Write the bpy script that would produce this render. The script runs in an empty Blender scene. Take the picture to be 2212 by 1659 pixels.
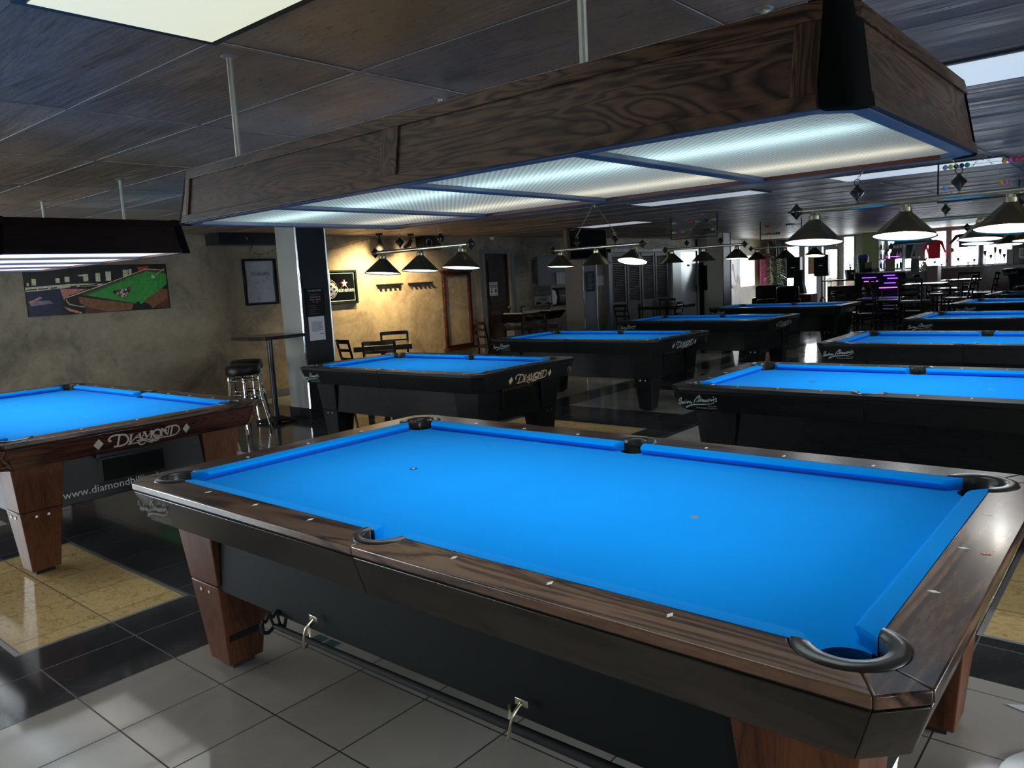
CAMV = (2.99626795, -1.46512590, 1.51493751, 2.27941272, -0.133557815, -0.0540980018, 1672.05258)
import bpy, bmesh, math, random
from mathutils import Vector, Matrix
random.seed(7)
PI = math.pi
sc = bpy.context.scene
COL = sc.collection

# ------------------------------------------------------------------ materials
def nt(name):
    m = bpy.data.materials.new(name); m.use_nodes = True
    n = m.node_tree; n.nodes.clear()
    o = n.nodes.new('ShaderNodeOutputMaterial'); b = n.nodes.new('ShaderNodeBsdfPrincipled')
    n.links.new(b.outputs[0], o.inputs[0])
    return m, n, b, o
def setp(b, col=None, rough=.5, metal=0., coat=0., emit=None, es=0., spec=None):
    if col is not None: b.inputs['Base Color'].default_value = (*col, 1)
    b.inputs['Roughness'].default_value = rough; b.inputs['Metallic'].default_value = metal
    b.inputs['Coat Weight'].default_value = coat; b.inputs['Coat Roughness'].default_value = .12
    if spec is not None: b.inputs['Specular IOR Level'].default_value = spec
    if emit is not None:
        b.inputs['Emission Color'].default_value = (*emit, 1); b.inputs['Emission Strength'].default_value = es
def coords(n, scale=(1, 1, 1), rot=(0, 0, 0), kind='Object'):
    t = n.nodes.new('ShaderNodeTexCoord'); m = n.nodes.new('ShaderNodeMapping')
    m.inputs['Scale'].default_value = scale; m.inputs['Rotation'].default_value = rot
    n.links.new(t.outputs[kind], m.inputs[0]); return m.outputs[0]
def noise(n, vec, scale=5, detail=4, rough=.5, dist=0):
    t = n.nodes.new('ShaderNodeTexNoise'); t.inputs['Scale'].default_value = scale
    t.inputs['Detail'].default_value = detail; t.inputs['Roughness'].default_value = rough
    t.inputs['Distortion'].default_value = dist
    n.links.new(vec, t.inputs['Vector']); return t.outputs['Fac']
def ramp(n, fac, stops):
    r = n.nodes.new('ShaderNodeValToRGB'); e = r.color_ramp.elements
    e[0].position, e[0].color = stops[0][0], (*stops[0][1], 1)
    e[1].position, e[1].color = stops[-1][0], (*stops[-1][1], 1)
    for p, c in stops[1:-1]:
        x = e.new(p); x.color = (*c, 1)
    n.links.new(fac, r.inputs[0]); return r.outputs[0]
def bump(n, b, fac, strength=.2, dist=.002):
    u = n.nodes.new('ShaderNodeBump'); u.inputs['Strength'].default_value = strength; u.inputs['Distance'].default_value = dist
    n.links.new(fac, u.inputs['Height']); n.links.new(u.outputs[0], b.inputs['Normal'])
def mth(n, op, a, bb=None, c=None):
    m = n.nodes.new('ShaderNodeMath'); m.operation = op
    for i, v in enumerate((a, bb, c)):
        if v is None: continue
        if isinstance(v, (int, float)): m.inputs[i].default_value = v
        else: n.links.new(v, m.inputs[i])
    return m.outputs[0]
def mixc(n, fac, a, b):
    m = n.nodes.new('ShaderNodeMix'); m.data_type = 'RGBA'
    for i, v in ((0, fac), (6, a), (7, b)):
        if isinstance(v, (int, float)): m.inputs[i].default_value = v
        elif isinstance(v, tuple): m.inputs[i].default_value = (*v, 1)
        else: n.links.new(v, m.inputs[i])
    return m.outputs[2]
def plain(name, col, rough=.5, metal=0., coat=0., nz=.12, nscale=14, bmp=0., spec=None):
    m, n, b, o = nt(name); setp(b, col, rough, metal, coat, spec=spec)
    f = noise(n, coords(n), nscale, 3)
    c = ramp(n, f, [(.3, tuple(x * (1 - nz) for x in col)), (.7, tuple(min(1, x * (1 + nz)) for x in col))])
    n.links.new(c, b.inputs['Base Color'])
    if bmp: bump(n, b, noise(n, coords(n), nscale * 12, 2), bmp, .001)
    return m
def emis(name, col, s):
    m, n, b, o = nt(name); setp(b, (.8, .8, .8), .4, emit=col, es=s); return m
def wood(name, dark, mid, light, rough=.28, axis='x', coat=.35, scale=1., fig=1., rings=9., rk=.35, sp=.5):
    """flame figured timber: growth rings seen through a stretched, warped coordinate"""
    m, n, b, o = nt(name); setp(b, mid, rough, coat=coat, spec=sp)
    s = (.8, 5, 5) if axis == 'x' else (5, .8, 5) if axis == 'y' else (5, 5, .8)
    s = tuple(v * scale for v in s)
    v = coords(n, s)
    f1 = noise(n, v, .9, 3, .5, .9 * fig); f2 = noise(n, coords(n, tuple(q * 6 for q in s)), 4, 4, .6, .2)
    r = mth(n, 'ABSOLUTE', mth(n, 'SINE', mth(n, 'MULTIPLY', f1, rings * 2 * PI)))
    r = mth(n, 'POWER', r, .6)
    k = mth(n, 'ADD', mth(n, 'MULTIPLY', f1, 1 - rk), mth(n, 'ADD', mth(n, 'MULTIPLY', mth(n, 'SUBTRACT', r, .75), rk * .6), mth(n, 'ADD', mth(n, 'MULTIPLY', mth(n, 'SUBTRACT', f2, .5), .22), rk * .5)))
    n.links.new(ramp(n, k, [(.36, dark), (.49, mid), (.64, light)]), b.inputs['Base Color'])
    bump(n, b, f2, .03, .0006)
    return m
M = {}
def cloth_mat():
    m, n, b, o = nt('blue_cloth'); setp(b, (0, .3, .9), .95, spec=.04)
    b.inputs['Sheen Weight'].default_value = .07; b.inputs['Sheen Roughness'].default_value = .4
    b.inputs['Sheen Tint'].default_value = (.5, .75, 1, 1)
    f = noise(n, coords(n), 420, 2); g = noise(n, coords(n), 2.2, 3)
    c = ramp(n, mth(n, 'ADD', mth(n, 'MULTIPLY', f, .5), mth(n, 'MULTIPLY', g, .5)),
             [(.3, (.0, .255, .80)), (.7, (.0, .305, .92))])
    n.links.new(c, b.inputs['Base Color']); bump(n, b, f, .06, .0006)
    return m
M['cloth'] = cloth_mat()
for ax in 'xyz':
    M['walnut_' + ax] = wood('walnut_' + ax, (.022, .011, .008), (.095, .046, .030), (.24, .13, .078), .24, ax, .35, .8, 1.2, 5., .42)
    M['rose_' + ax] = wood('rosewood_' + ax, (.045, .014, .006), (.115, .038, .015), (.17, .062, .026), .45, ax, .02, fig=.5, rings=14, rk=.2, sp=.3)
    M['oak_' + ax] = wood('dark_oak_' + ax, (.008, .0035, .0022), (.038, .0185, .0105), (.10, .052, .030), .5, ax, .02, .9, 1.4, 16., .55, .35)
    M['mah_' + ax] = wood('shade_darkened_oak_' + ax, (.004, .002, .0018), (.010, .0045, .004), (.018, .008, .0065), .55, ax, .0, .9, 1., 10., .3, .15)  # darkened wood copy: the left box's backlit shade is put into its colour
    M['blk_' + ax] = wood('black_laminate_' + ax, (.006, .0068, .0075), (.011, .012, .0125), (.015, .0165, .017), .45, ax, .02, rings=10, rk=.3, sp=.22)
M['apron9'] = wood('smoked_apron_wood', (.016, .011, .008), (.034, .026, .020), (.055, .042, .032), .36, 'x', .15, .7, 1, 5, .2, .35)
M['cabinet9'] = plain('dark_green_black_panel', (.003, .0055, .006), .6, nz=.15, spec=.25)
M['black'] = plain('black_plastic', (.005, .005, .006), .42, spec=.35)
M['blackm'] = plain('matte_black', (.008, .008, .009), .75)
M['postblk'] = plain('dull_black_post', (.0035, .0035, .004), .9, spec=.08)
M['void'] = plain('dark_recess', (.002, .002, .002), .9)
M['leather'] = plain('black_moulded_rubber', (.022, .02, .019), .3, coat=.25, nz=.3, nscale=22, bmp=.15)
M['sight'] = plain('pearl_inlay', (.86, .85, .80), .3, nz=.05)
M['silver'] = plain('silver_lettering', (.62, .57, .50), .4, .2, nz=.05)
M['peach'] = plain('peach_lettering', (.85, .62, .42), .45, nz=.04)
M['white'] = plain('white_lettering', (.72, .73, .74), .5, nz=.03)
M['greyink'] = plain('grey_lettering', (.22, .22, .23), .5, nz=.05)
M['pale'] = plain('pale_blue_lettering', (.5, .56, .6), .5, nz=.03)
M['chrome'] = plain('chrome', (.85, .86, .88), .08, 1., nz=.02)
M['rim'] = plain('bright_chrome_rim', (.8, .8, .78), .3, .4, nz=.03)
M['steel'] = plain('brushed_steel', (.50, .52, .52), .34, 1., nz=.12, nscale=3, bmp=.05)
M['bolt'] = plain('bolt_steel', (.55, .53, .5), .3, 1., nz=.05)
M['rod'] = plain('painted_rod', (.42, .44, .40), .35, .5, nz=.1)
M['brass'] = plain('antique_brass', (.50, .44, .28), .33, 1., nz=.18, nscale=5)
def spun():
    m, n, b, o = nt('spun_brass'); setp(b, (.31, .275, .175), .26, 1.)
    t = n.nodes.new('ShaderNodeTangent'); t.direction_type = 'RADIAL'; t.axis = 'Z'; n.links.new(t.outputs[0], b.inputs['Tangent']); b.inputs['Anisotropic'].default_value = .75
    return m
M['spun'] = spun(); M['knob'] = plain('dark_brass_knob', (.16, .15, .12), .16, 1., nz=.1)
M['brass2'] = plain('bright_antique_brass', (.62, .57, .42), .25, .9, nz=.1)
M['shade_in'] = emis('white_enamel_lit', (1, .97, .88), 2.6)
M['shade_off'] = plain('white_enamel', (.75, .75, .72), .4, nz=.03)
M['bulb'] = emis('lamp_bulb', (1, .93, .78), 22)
M['lip'] = plain('blue_grey_trim', (.11, .13, .19), .4, .3)
M['redtrim'] = plain('red_brown_edge', (.13, .03, .015), .4)
M['paper'] = plain('white_paper', (.78, .78, .84), .7, nz=.03)
M['ink'] = plain('black_ink', (.02, .02, .025), .6, nz=.03)
M['vinyl'] = plain('black_vinyl', (.007, .007, .008), .38, nz=.1, bmp=.05, spec=.3)
M['chair'] = plain('dark_brown_wood_chair', (.009, .007, .006), .42, spec=.2)
M['tabletop'] = wood('dark_tabletop', (.012, .008, .006), (.03, .02, .015), (.06, .042, .03), .16, 'y', .4)
M['green_paint'] = plain('olive_green_wall', (.10, .13, .045), .6, nz=.08)
M['curtain_b'] = plain('black_curtain', (.006, .007, .008), .8)
M['curtain_p'] = plain('pink_curtain', (.42, .10, .19), .8)
M['leaf'] = plain('green_leaf', (.10, .17, .045), .45, nz=.45, nscale=9)
M['leaf2'] = plain('bright_leaf', (.16, .34, .08), .5, nz=.35, nscale=9)
M['leaf_out'] = plain('outdoor_leaf', (.035, .06, .012), .6, nz=.4, nscale=9)
M['trunk'] = plain('plant_stem', (.08, .05, .03), .8)
M['grey_panel'] = plain('grey_laminate', (.17, .20, .22), .45, nz=.06)
M['pink_panel'] = plain('pale_pink_laminate', (.34, .25, .24), .5, nz=.06)
M['tan_wood'] = wood('tan_wood_panel', (.10, .05, .025), (.17, .09, .05), (.24, .14, .08), .45, 'z', .1)
M['brick'] = plain('warm_brick', (.085, .045, .03), .8, nz=.3, nscale=6)
M['concrete'] = plain('sunlit_concrete', (.45, .44, .42), .9, nz=.05)
M['purple'] = emis('purple_led', (.22, .05, 1), 2.2)
M['violet'] = emis('violet_led', (.6, .12, 1), 2)
M['red_cloth'] = plain('red_cloth', (.62, .015, .04), .8)
M['navy_cloth'] = plain('charcoal_cloth', (.02, .023, .035), .85)
M['grey_cloth'] = plain('grey_cloth', (.2, .22, .23), .85)
M['screen'] = plain('television_glass', (.003, .004, .006), .08, coat=.5)
M['amber'] = plain('brown_glass', (.12, .05, .02), .12)
M['blue_plastic'] = plain('blue_plastic', (.03, .12, .6), .4)
M['yellow'] = plain('yellow_plastic', (.8, .75, .05), .4)
M['dkgreen'] = plain('dark_green_plastic', (.01, .035, .022), .45)
M['glass'] = None
def glass_mat():
    m, n, b, o = nt('window_glass'); n.nodes.remove(b)
    t = n.nodes.new('ShaderNodeBsdfTransparent'); g = n.nodes.new('ShaderNodeBsdfGlossy'); g.inputs['Roughness'].default_value = .02
    t.inputs[0].default_value = (.93, .95, .96, 1)
    mx = n.nodes.new('ShaderNodeMixShader'); mx.inputs[0].default_value = .07
    n.links.new(t.outputs[0], mx.inputs[1]); n.links.new(g.outputs[0], mx.inputs[2]); n.links.new(mx.outputs[0], o.inputs[0])
    return m
M['glass'] = glass_mat()

GX0, GDX, GY0, GDY = -.17, .3775, -.07, .388
def tile(name, stops, rough, nscale, joint, jw=.006, bmp=.02, stretch=(1, 1, 1), dist=1.2):
    m, n, b, o = nt(name); setp(b, stops[0][1], rough)
    v = coords(n, stretch); f = noise(n, v, nscale, 6, .6, dist)
    c = ramp(n, f, stops)
    t = n.nodes.new('ShaderNodeTexCoord'); s = n.nodes.new('ShaderNodeSeparateXYZ'); n.links.new(t.outputs['Object'], s.inputs[0])
    def line(sock, o0, d):
        q = mth(n, 'FRACT', mth(n, 'DIVIDE', mth(n, 'SUBTRACT', sock, o0 - 10 * d - jw / 2), d))
        return mth(n, 'LESS_THAN', q, jw / d)
    ln = mth(n, 'MAXIMUM', line(s.outputs[0], GX0, GDX), line(s.outputs[1], GY0, GDY))
    # tile to tile tone shift
    fx = mth(n, 'FLOOR', mth(n, 'DIVIDE', mth(n, 'SUBTRACT', s.outputs[0], GX0), GDX))
    fy = mth(n, 'FLOOR', mth(n, 'DIVIDE', mth(n, 'SUBTRACT', s.outputs[1], GY0), GDY))
    cb = n.nodes.new('ShaderNodeCombineXYZ'); n.links.new(fx, cb.inputs[0]); n.links.new(fy, cb.inputs[1])
    w = n.nodes.new('ShaderNodeTexWhiteNoise'); n.links.new(cb.outputs[0], w.inputs['Vector'])
    tone = mth(n, 'ADD', .92, mth(n, 'MULTIPLY', w.outputs['Value'], .16))
    hs = n.nodes.new('ShaderNodeHueSaturation'); n.links.new(tone, hs.inputs['Value']); n.links.new(c, hs.inputs['Color'])
    n.links.new(mixc(n, ln, hs.outputs[0], joint), b.inputs['Base Color'])
    n.links.new(mth(n, 'ADD', rough, mth(n, 'MULTIPLY', ln, .4)), b.inputs['Roughness'])
    h = mth(n, 'ADD', mth(n, 'MULTIPLY', ln, -1.), mth(n, 'MULTIPLY', noise(n, v, 1.5, 2), .6)); bump(n, b, h, .25, bmp * .05)
    return m
M['f_black'] = tile('black_floor_tile', [(.3, (.036, .036, .038)), (.6, (.055, .053, .055)), (.8, (.08, .078, .08))], .10, 2.2, (.07, .07, .075))
M['f_light'] = tile('pale_grey_floor_tile', [(.3, (.42, .385, .33)), (.6, (.50, .465, .405)), (.8, (.56, .53, .47))], .07, 1.3, (.05, .045, .04))
M['f_tan'] = tile('marbled_tan_floor_tile', [(.30, (.50, .29, .10)), (.44, (.66, .44, .18)), (.52, (.78, .58, .28)), (.60, (.64, .43, .19)), (.75, (.82, .66, .40))], .10, 9, (.10, .07, .04), stretch=(1, 1.9, 1), dist=2.2)
M['f_strip'] = plain('metal_floor_strip', (.34, .33, .31), .3, .5)
M['f_green'] = plain('green_inlay_tile', (.04, .14, .12), .25, nz=.5, nscale=60)

def ceiling_mat():
    m, n, b, o = nt('ceiling_tiles'); setp(b, (.05, .05, .055), .40, spec=.45)
    t = n.nodes.new('ShaderNodeTexCoord'); s = n.nodes.new('ShaderNodeSeparateXYZ'); n.links.new(t.outputs['Object'], s.inputs[0])
    def line(sock, o0, d, w):
        q = mth(n, 'FRACT', mth(n, 'DIVIDE', mth(n, 'SUBTRACT', sock, o0 - 40 * d - w / 2), d)); return mth(n, 'LESS_THAN', q, w / d)
    ln = mth(n, 'MAXIMUM', line(s.outputs[0], .55, 1.2192, .036), line(s.outputs[1], -.02, .6, .036))
    fx = mth(n, 'FLOOR', mth(n, 'DIVIDE', mth(n, 'SUBTRACT', s.outputs[0], .55), 1.2192)); fy = mth(n, 'FLOOR', mth(n, 'DIVIDE', mth(n, 'SUBTRACT', s.outputs[1], -.02), .6))
    cb = n.nodes.new('ShaderNodeCombineXYZ'); n.links.new(fx, cb.inputs[0]); n.links.new(fy, cb.inputs[1])
    w = n.nodes.new('ShaderNodeTexWhiteNoise'); n.links.new(cb.outputs[0], w.inputs['Vector'])
    v = coords(n, (1, 1, 1)); v2 = coords(n, (5, 22, 1))
    f = noise(n, v, 1.6, 4, .6, .8); sp = noise(n, v2, 3.2, 3, .7)
    base = ramp(n, f, [(.25, (.26, .19, .14)), (.5, (.38, .285, .21)), (.75, (.54, .41, .305))])
    pits = ramp(n, sp, [(.33, (.35, .35, .35)), (.40, (1, 1, 1)), (.66, (1, 1, 1)), (.73, (2.0, 2.0, 2.0))])
    mm = n.nodes.new('ShaderNodeMix'); mm.data_type = 'RGBA'; mm.blend_type = 'MULTIPLY'; mm.inputs[0].default_value = .85
    n.links.new(base, mm.inputs[6]); n.links.new(pits, mm.inputs[7])
    hs = n.nodes.new('ShaderNodeHueSaturation'); n.links.new(mth(n, 'ADD', .72, mth(n, 'MULTIPLY', w.outputs['Value'], .6)), hs.inputs['Value']); n.links.new(mm.outputs[2], hs.inputs['Color'])
    n.links.new(mixc(n, ln, hs.outputs[0], (.02, .02, .02)), b.inputs['Base Color'])  # dark reveal line along the runners: shadow put into the tile colour
    big = noise(n, coords(n, (.35, 2.6, 1)), 1.5, 4, .55, .4)
    h = mth(n, 'ADD', mth(n, 'ADD', mth(n, 'MULTIPLY', sp, .45), mth(n, 'MULTIPLY', ln, .8)), mth(n, 'MULTIPLY', big, 13.)); bump(n, b, h, .5, .006)
    return m
M['ceiling'] = ceiling_mat()
def plaster():
    m, n, b, o = nt('mottled_plaster'); setp(b, (.2, .18, .13), .6)
    v = coords(n); f = noise(n, v, 1.1, 7, .62, .9); g = noise(n, v, 5.5, 6, .7, 1.5)
    k = mth(n, 'ADD', mth(n, 'MULTIPLY', f, .65), mth(n, 'MULTIPLY', g, .35))
    n.links.new(ramp(n, k, [(.30, (.12, .10, .072)), (.42, (.25, .215, .155)), (.52, (.37, .32, .225)), (.68, (.50, .43, .30))]), b.inputs['Base Color'])
    bump(n, b, g, .25, .01); return m
M['plaster'] = plaster()
M['plain_wall'] = plain('grey_green_wall', (.16, .165, .15), .6, nz=.2, nscale=1.5)
M['wainscot'] = wood('dark_wainscot', (.018, .010, .008), (.04, .024, .018), (.065, .042, .032), .35, 'z', .2)
M['upper'] = plain('white_soffit', (.6, .6, .6), .7, nz=.03)
M['colblk'] = plain('charcoal_paint', (.022, .026, .032), .4, nz=.08)
M['colgrey'] = plain('slate_paint', (.13, .16, .19), .4, nz=.06)
M['colsteel'] = plain('satin_steel_cladding', (.62, .65, .62), .42, .6, nz=.08, nscale=2)

def diffuser(name, tint, es, k=1.):
    m, n, b, o = nt(name); n.nodes.remove(b)
    v = coords(n)
    s = n.nodes.new('ShaderNodeSeparateXYZ'); n.links.new(v, s.inputs[0])
    p = 2 * PI / .021
    sx = mth(n, 'SINE', mth(n, 'MULTIPLY', s.outputs[0], p)); sy = mth(n, 'SINE', mth(n, 'MULTIPLY', s.outputs[1], p))
    h = mth(n, 'MULTIPLY', sx, sy)
    tr = n.nodes.new('ShaderNodeBsdfTranslucent'); n.links.new(mixc(n, mth(n, 'ADD', .5, mth(n, 'MULTIPLY', h, .5)), tuple(q * .55 for q in tint), tuple(min(1, q * 1.12) for q in tint)), tr.inputs[0])
    gl = n.nodes.new('ShaderNodeBsdfGlossy'); gl.inputs['Roughness'].default_value = .22; gl.inputs[0].default_value = (.8, .85, .9, 1)
    em = n.nodes.new('ShaderNodeEmission'); em.inputs[0].default_value = (*tint, 1)
    n.links.new(mth(n, 'MULTIPLY', es, mth(n, 'ADD', 1., mth(n, 'MULTIPLY', h, .5))), em.inputs[1])
    bp = n.nodes.new('ShaderNodeBump'); bp.inputs['Strength'].default_value = .5; bp.inputs['Distance'].default_value = .002; n.links.new(h, bp.inputs['Height'])
    n.links.new(bp.outputs[0], gl.inputs['Normal'])
    m1 = n.nodes.new('ShaderNodeMixShader'); m1.inputs[0].default_value = .10
    n.links.new(tr.outputs[0], m1.inputs[1]); n.links.new(gl.outputs[0], m1.inputs[2])
    a = n.nodes.new('ShaderNodeAddShader'); n.links.new(m1.outputs[0], a.inputs[0]); n.links.new(em.outputs[0], a.inputs[1]); n.links.new(a.outputs[0], o.inputs[0])
    return m
M['diff_l'] = diffuser('prismatic_diffuser_bright', (.92, .92, .95), .75)
M['diff'] = diffuser('prismatic_diffuser', (.80, .92, .95), .10)
M['tube_c'] = emis('cool_tube', (.72, .97, 1), 6)
M['tube_w'] = emis('warm_tube', (1, .80, .55), 4.5)
M['panel_cream'] = emis('cream_ceiling_lens', (.80, .83, .62), .62)  # cream brightness of the lens set by its own emission
M['panel_cool'] = emis('cool_ceiling_lens', (.62, .74, .84), .55)
M['panel_dim'] = emis('dim_ceiling_lens', (.48, .55, .62), .5)
M['inbox'] = plain('grey_reflector', (.22, .22, .22), .6, nz=.03)

# ------------------------------------------------------------------ mesh building
class MB:
    def __init__(s): s.v = []; s.f = []; s.m = []; s.sm = []
    def add(s, vs, fs, mi=0, smooth=False, T=None):
        k = len(s.v)
        for p in vs: s.v.append(tuple(T @ Vector(p)) if T else tuple(p))
        for f in fs: s.f.append([i + k for i in f]); s.m.append(mi); s.sm.append(smooth)
        return s
    def box(s, x0, x1, y0, y1, z0, z1, mi=0, T=None):
        vs = [(x, y, z) for z in (z0, z1) for y in (y0, y1) for x in (x0, x1)]
        return s.add(vs, [(0, 2, 3, 1), (4, 5, 7, 6), (0, 1, 5, 4), (2, 6, 7, 3), (0, 4, 6, 2), (1, 3, 7, 5)], mi, False, T)
    def loft(s, A, B, mi=0, cap=True, smooth=False, T=None):
        n = len(A); fs = [(i, (i + 1) % n, n + (i + 1) % n, n + i) for i in range(n)]
        s.add(list(A) + list(B), fs, mi, smooth, T)
        if cap: s.add(A, [tuple(range(n))[::-1]], mi, False, T); s.add(B, [tuple(range(n))], mi, False, T)
        return s
    def prism(s, pts, z0, z1, mi=0, T=None, top=None):
        return s.loft([(x, y, z0) for x, y in pts], [(x, y, z1) for x, y in (top or pts)], mi, True, False, T)
    def tube(s, path, r, seg=10, mi=0, cap=True, T=None, closed=False):
        P = [Vector(p) for p in path]; n = len(P); rings = []
        rr = r if isinstance(r, (list, tuple)) else [r] * n
        prev = None
        for i in range(n):
            if closed: d = (P[(i + 1) % n] - P[i - 1])
            else: d = (P[min(i + 1, n - 1)] - P[max(i - 1, 0)])
            d.normalize()
            u = prev if prev else (Vector((0, 0, 1)) if abs(d.z) < .9 else Vector((1, 0, 0)))
            u = (u - d * u.dot(d)).normalized(); w = d.cross(u); prev = u
            rings.append([P[i] + (u * math.cos(2 * PI * k / seg) + w * math.sin(2 * PI * k / seg)) * rr[i] for k in range(seg)])
        vs = [v for R in rings for v in R]; fs = []
        for i in range(n if closed else n - 1):
            j = (i + 1) % n
            for k in range(seg): fs.append((i * seg + k, i * seg + (k + 1) % seg, j * seg + (k + 1) % seg, j * seg + k))
        s.add(vs, fs, mi, True, T)
        if cap and not closed:
            s.add(rings[0], [tuple(range(seg))[::-1]], mi, False, T); s.add(rings[-1], [tuple(range(seg))], mi, False, T)
        return s
    def lathe(s, prof, seg=28, mi=0, T=None, ax='z'):
        vs = []; fs = []
        for r, z in prof:
            for k in range(seg):
                a = 2 * PI * k / seg; p = (r * math.cos(a), r * math.sin(a), z)
                if ax == 'x': p = (p[2], p[0], p[1])
                vs.append(p)
        for i in range(len(prof) - 1):
            for k in range(seg): fs.append((i * seg + k, i * seg + (k + 1) % seg, (i + 1) * seg + (k + 1) % seg, (i + 1) * seg + k))
        return s.add(vs, fs, mi, True, T)
    def ball(s, c, r, mi=0, seg=12, sc_=(1, 1, 1)):
        pr = [(max(1e-4, r * math.sin(PI * i / 8)), -r * math.cos(PI * i / 8)) for i in range(9)]
        return s.lathe(pr, seg, mi, Matrix.Translation(c) @ Matrix.Diagonal((*sc_, 1)))
    def ribbon(s, pts, w, T, mi=0, smooth=True, z=0.):
        P = catmull(pts) if smooth and len(pts) > 2 else [Vector((*p, 0)) for p in pts]
        n = len(P); ww = w if isinstance(w, (list, tuple)) else [w, w]
        vs = []
        for i in range(n):
            d = (P[min(i + 1, n - 1)] - P[max(i - 1, 0)])
            if d.length < 1e-9: d = Vector((1, 0, 0))
            d.normalize(); nn = Vector((-d.y, d.x, 0)); h = (ww[0] + (ww[1] - ww[0]) * i / max(1, n - 1)) / 2
            vs += [P[i] + nn * h, P[i] - nn * h]
        return s.add([(v.x, v.y, z) for v in vs], [(2 * i, 2 * i + 1, 2 * i + 3, 2 * i + 2) for i in range(n - 1)], mi, False, T)
    def build(s, name, mats, parent=None, bev=0., bseg=2, sharp=35, loc=None):
        me = bpy.data.meshes.new(name); me.from_pydata(s.v, [], s.f)
        if not isinstance(mats, (list, tuple)): mats = [mats]
        for m in mats: me.materials.append(M[m] if isinstance(m, str) else m)
        for p, mi, sm in zip(me.polygons, s.m, s.sm): p.material_index = mi; p.use_smooth = sm
        b = bmesh.new(); b.from_mesh(me); bmesh.ops.remove_doubles(b, verts=b.verts, dist=1e-5)
        bmesh.ops.recalc_face_normals(b, faces=b.faces); b.to_mesh(me); b.free()
        me.set_sharp_from_angle(angle=math.radians(sharp))
        o = bpy.data.objects.new(name, me); COL.objects.link(o)
        if parent is not None: o.parent = parent
        if loc: o.location = loc
        if bev:
            q = o.modifiers.new('bevel', 'BEVEL'); q.width = bev; q.segments = bseg; q.limit_method = 'ANGLE'; q.angle_limit = math.radians(40)
        return o
def catmull(pts, k=5):
    P = [Vector((*p, 0)) if len(p) == 2 else Vector(p) for p in pts]; out = []
    for i in range(len(P) - 1):
        a, b, c, d = P[max(i - 1, 0)], P[i], P[i + 1], P[min(i + 2, len(P) - 1)]
        for j in range(k):
            t = j / k
            out.append(.5 * ((2 * b) + (c - a) * t + (2 * a - 5 * b + 4 * c - d) * t * t + (3 * b - a - 3 * c + d) * t ** 3))
    out.append(P[-1]); return out
def tag(o, label=None, cat=None, group=None, kind=None):
    if label: o['label'] = label
    if cat: o['category'] = cat
    if group: o['group'] = group
    if kind: o['kind'] = kind
    return o
def empty(name, loc, rz=0, label=None, cat=None, group=None):
    o = bpy.data.objects.new(name, None); COL.objects.link(o); o.empty_display_size = .1
    o.location = loc; o.rotation_euler = (0, 0, rz); return tag(o, label, cat, group)
def kids(o): return [c for c in bpy.data.objects if c.parent == o]
def copy_tree(o, parent=None):
    c = o.copy(); COL.objects.link(c); c.parent = parent
    for ch in KID.get(o.name) or kids(o): copy_tree(ch, c)
    return c
KID = {}
def snap():
    KID.clear()
    for o in bpy.data.objects:
        if o.parent: KID.setdefault(o.parent.name, []).append(o)
def dup(o, loc, rz, label, group=None):
    snap(); c = copy_tree(o); c.location = loc; c.rotation_euler = (0, 0, rz); tag(c, label, None, group); return c
def frame_T(org, u, v):
    u = Vector(u).normalized(); v = Vector(v); v = (v - u * v.dot(u)).normalized(); w = u.cross(v)
    m = Matrix((( u.x, v.x, w.x, org[0]), (u.y, v.y, w.y, org[1]), (u.z, v.z, w.z, org[2]), (0, 0, 0, 1))); return m
def text_mb(mb, s, size, T, mi=0, align='LEFT', sx=1., z=0., shear=0.):
    c = bpy.data.curves.new('t', 'FONT'); c.body = s; c.size = size; c.align_x = align; c.resolution_u = 2; c.shear = shear
    o = bpy.data.objects.new('t', c); COL.objects.link(o)
    dg = bpy.context.evaluated_depsgraph_get(); me = bpy.data.meshes.new_from_object(o.evaluated_get(dg))
    mb.add([(v.co.x * sx, v.co.y, z) for v in me.vertices], [tuple(p.vertices) for p in me.polygons], mi, False, T)
    bpy.data.objects.remove(o); bpy.data.curves.remove(c); bpy.data.meshes.remove(me)
def arc(cx, cy, r, a0, a1, n=10):
    return [(cx + r * math.cos(math.radians(a0 + (a1 - a0) * i / n)), cy + r * math.sin(math.radians(a0 + (a1 - a0) * i / n))) for i in range(n + 1)]

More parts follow.
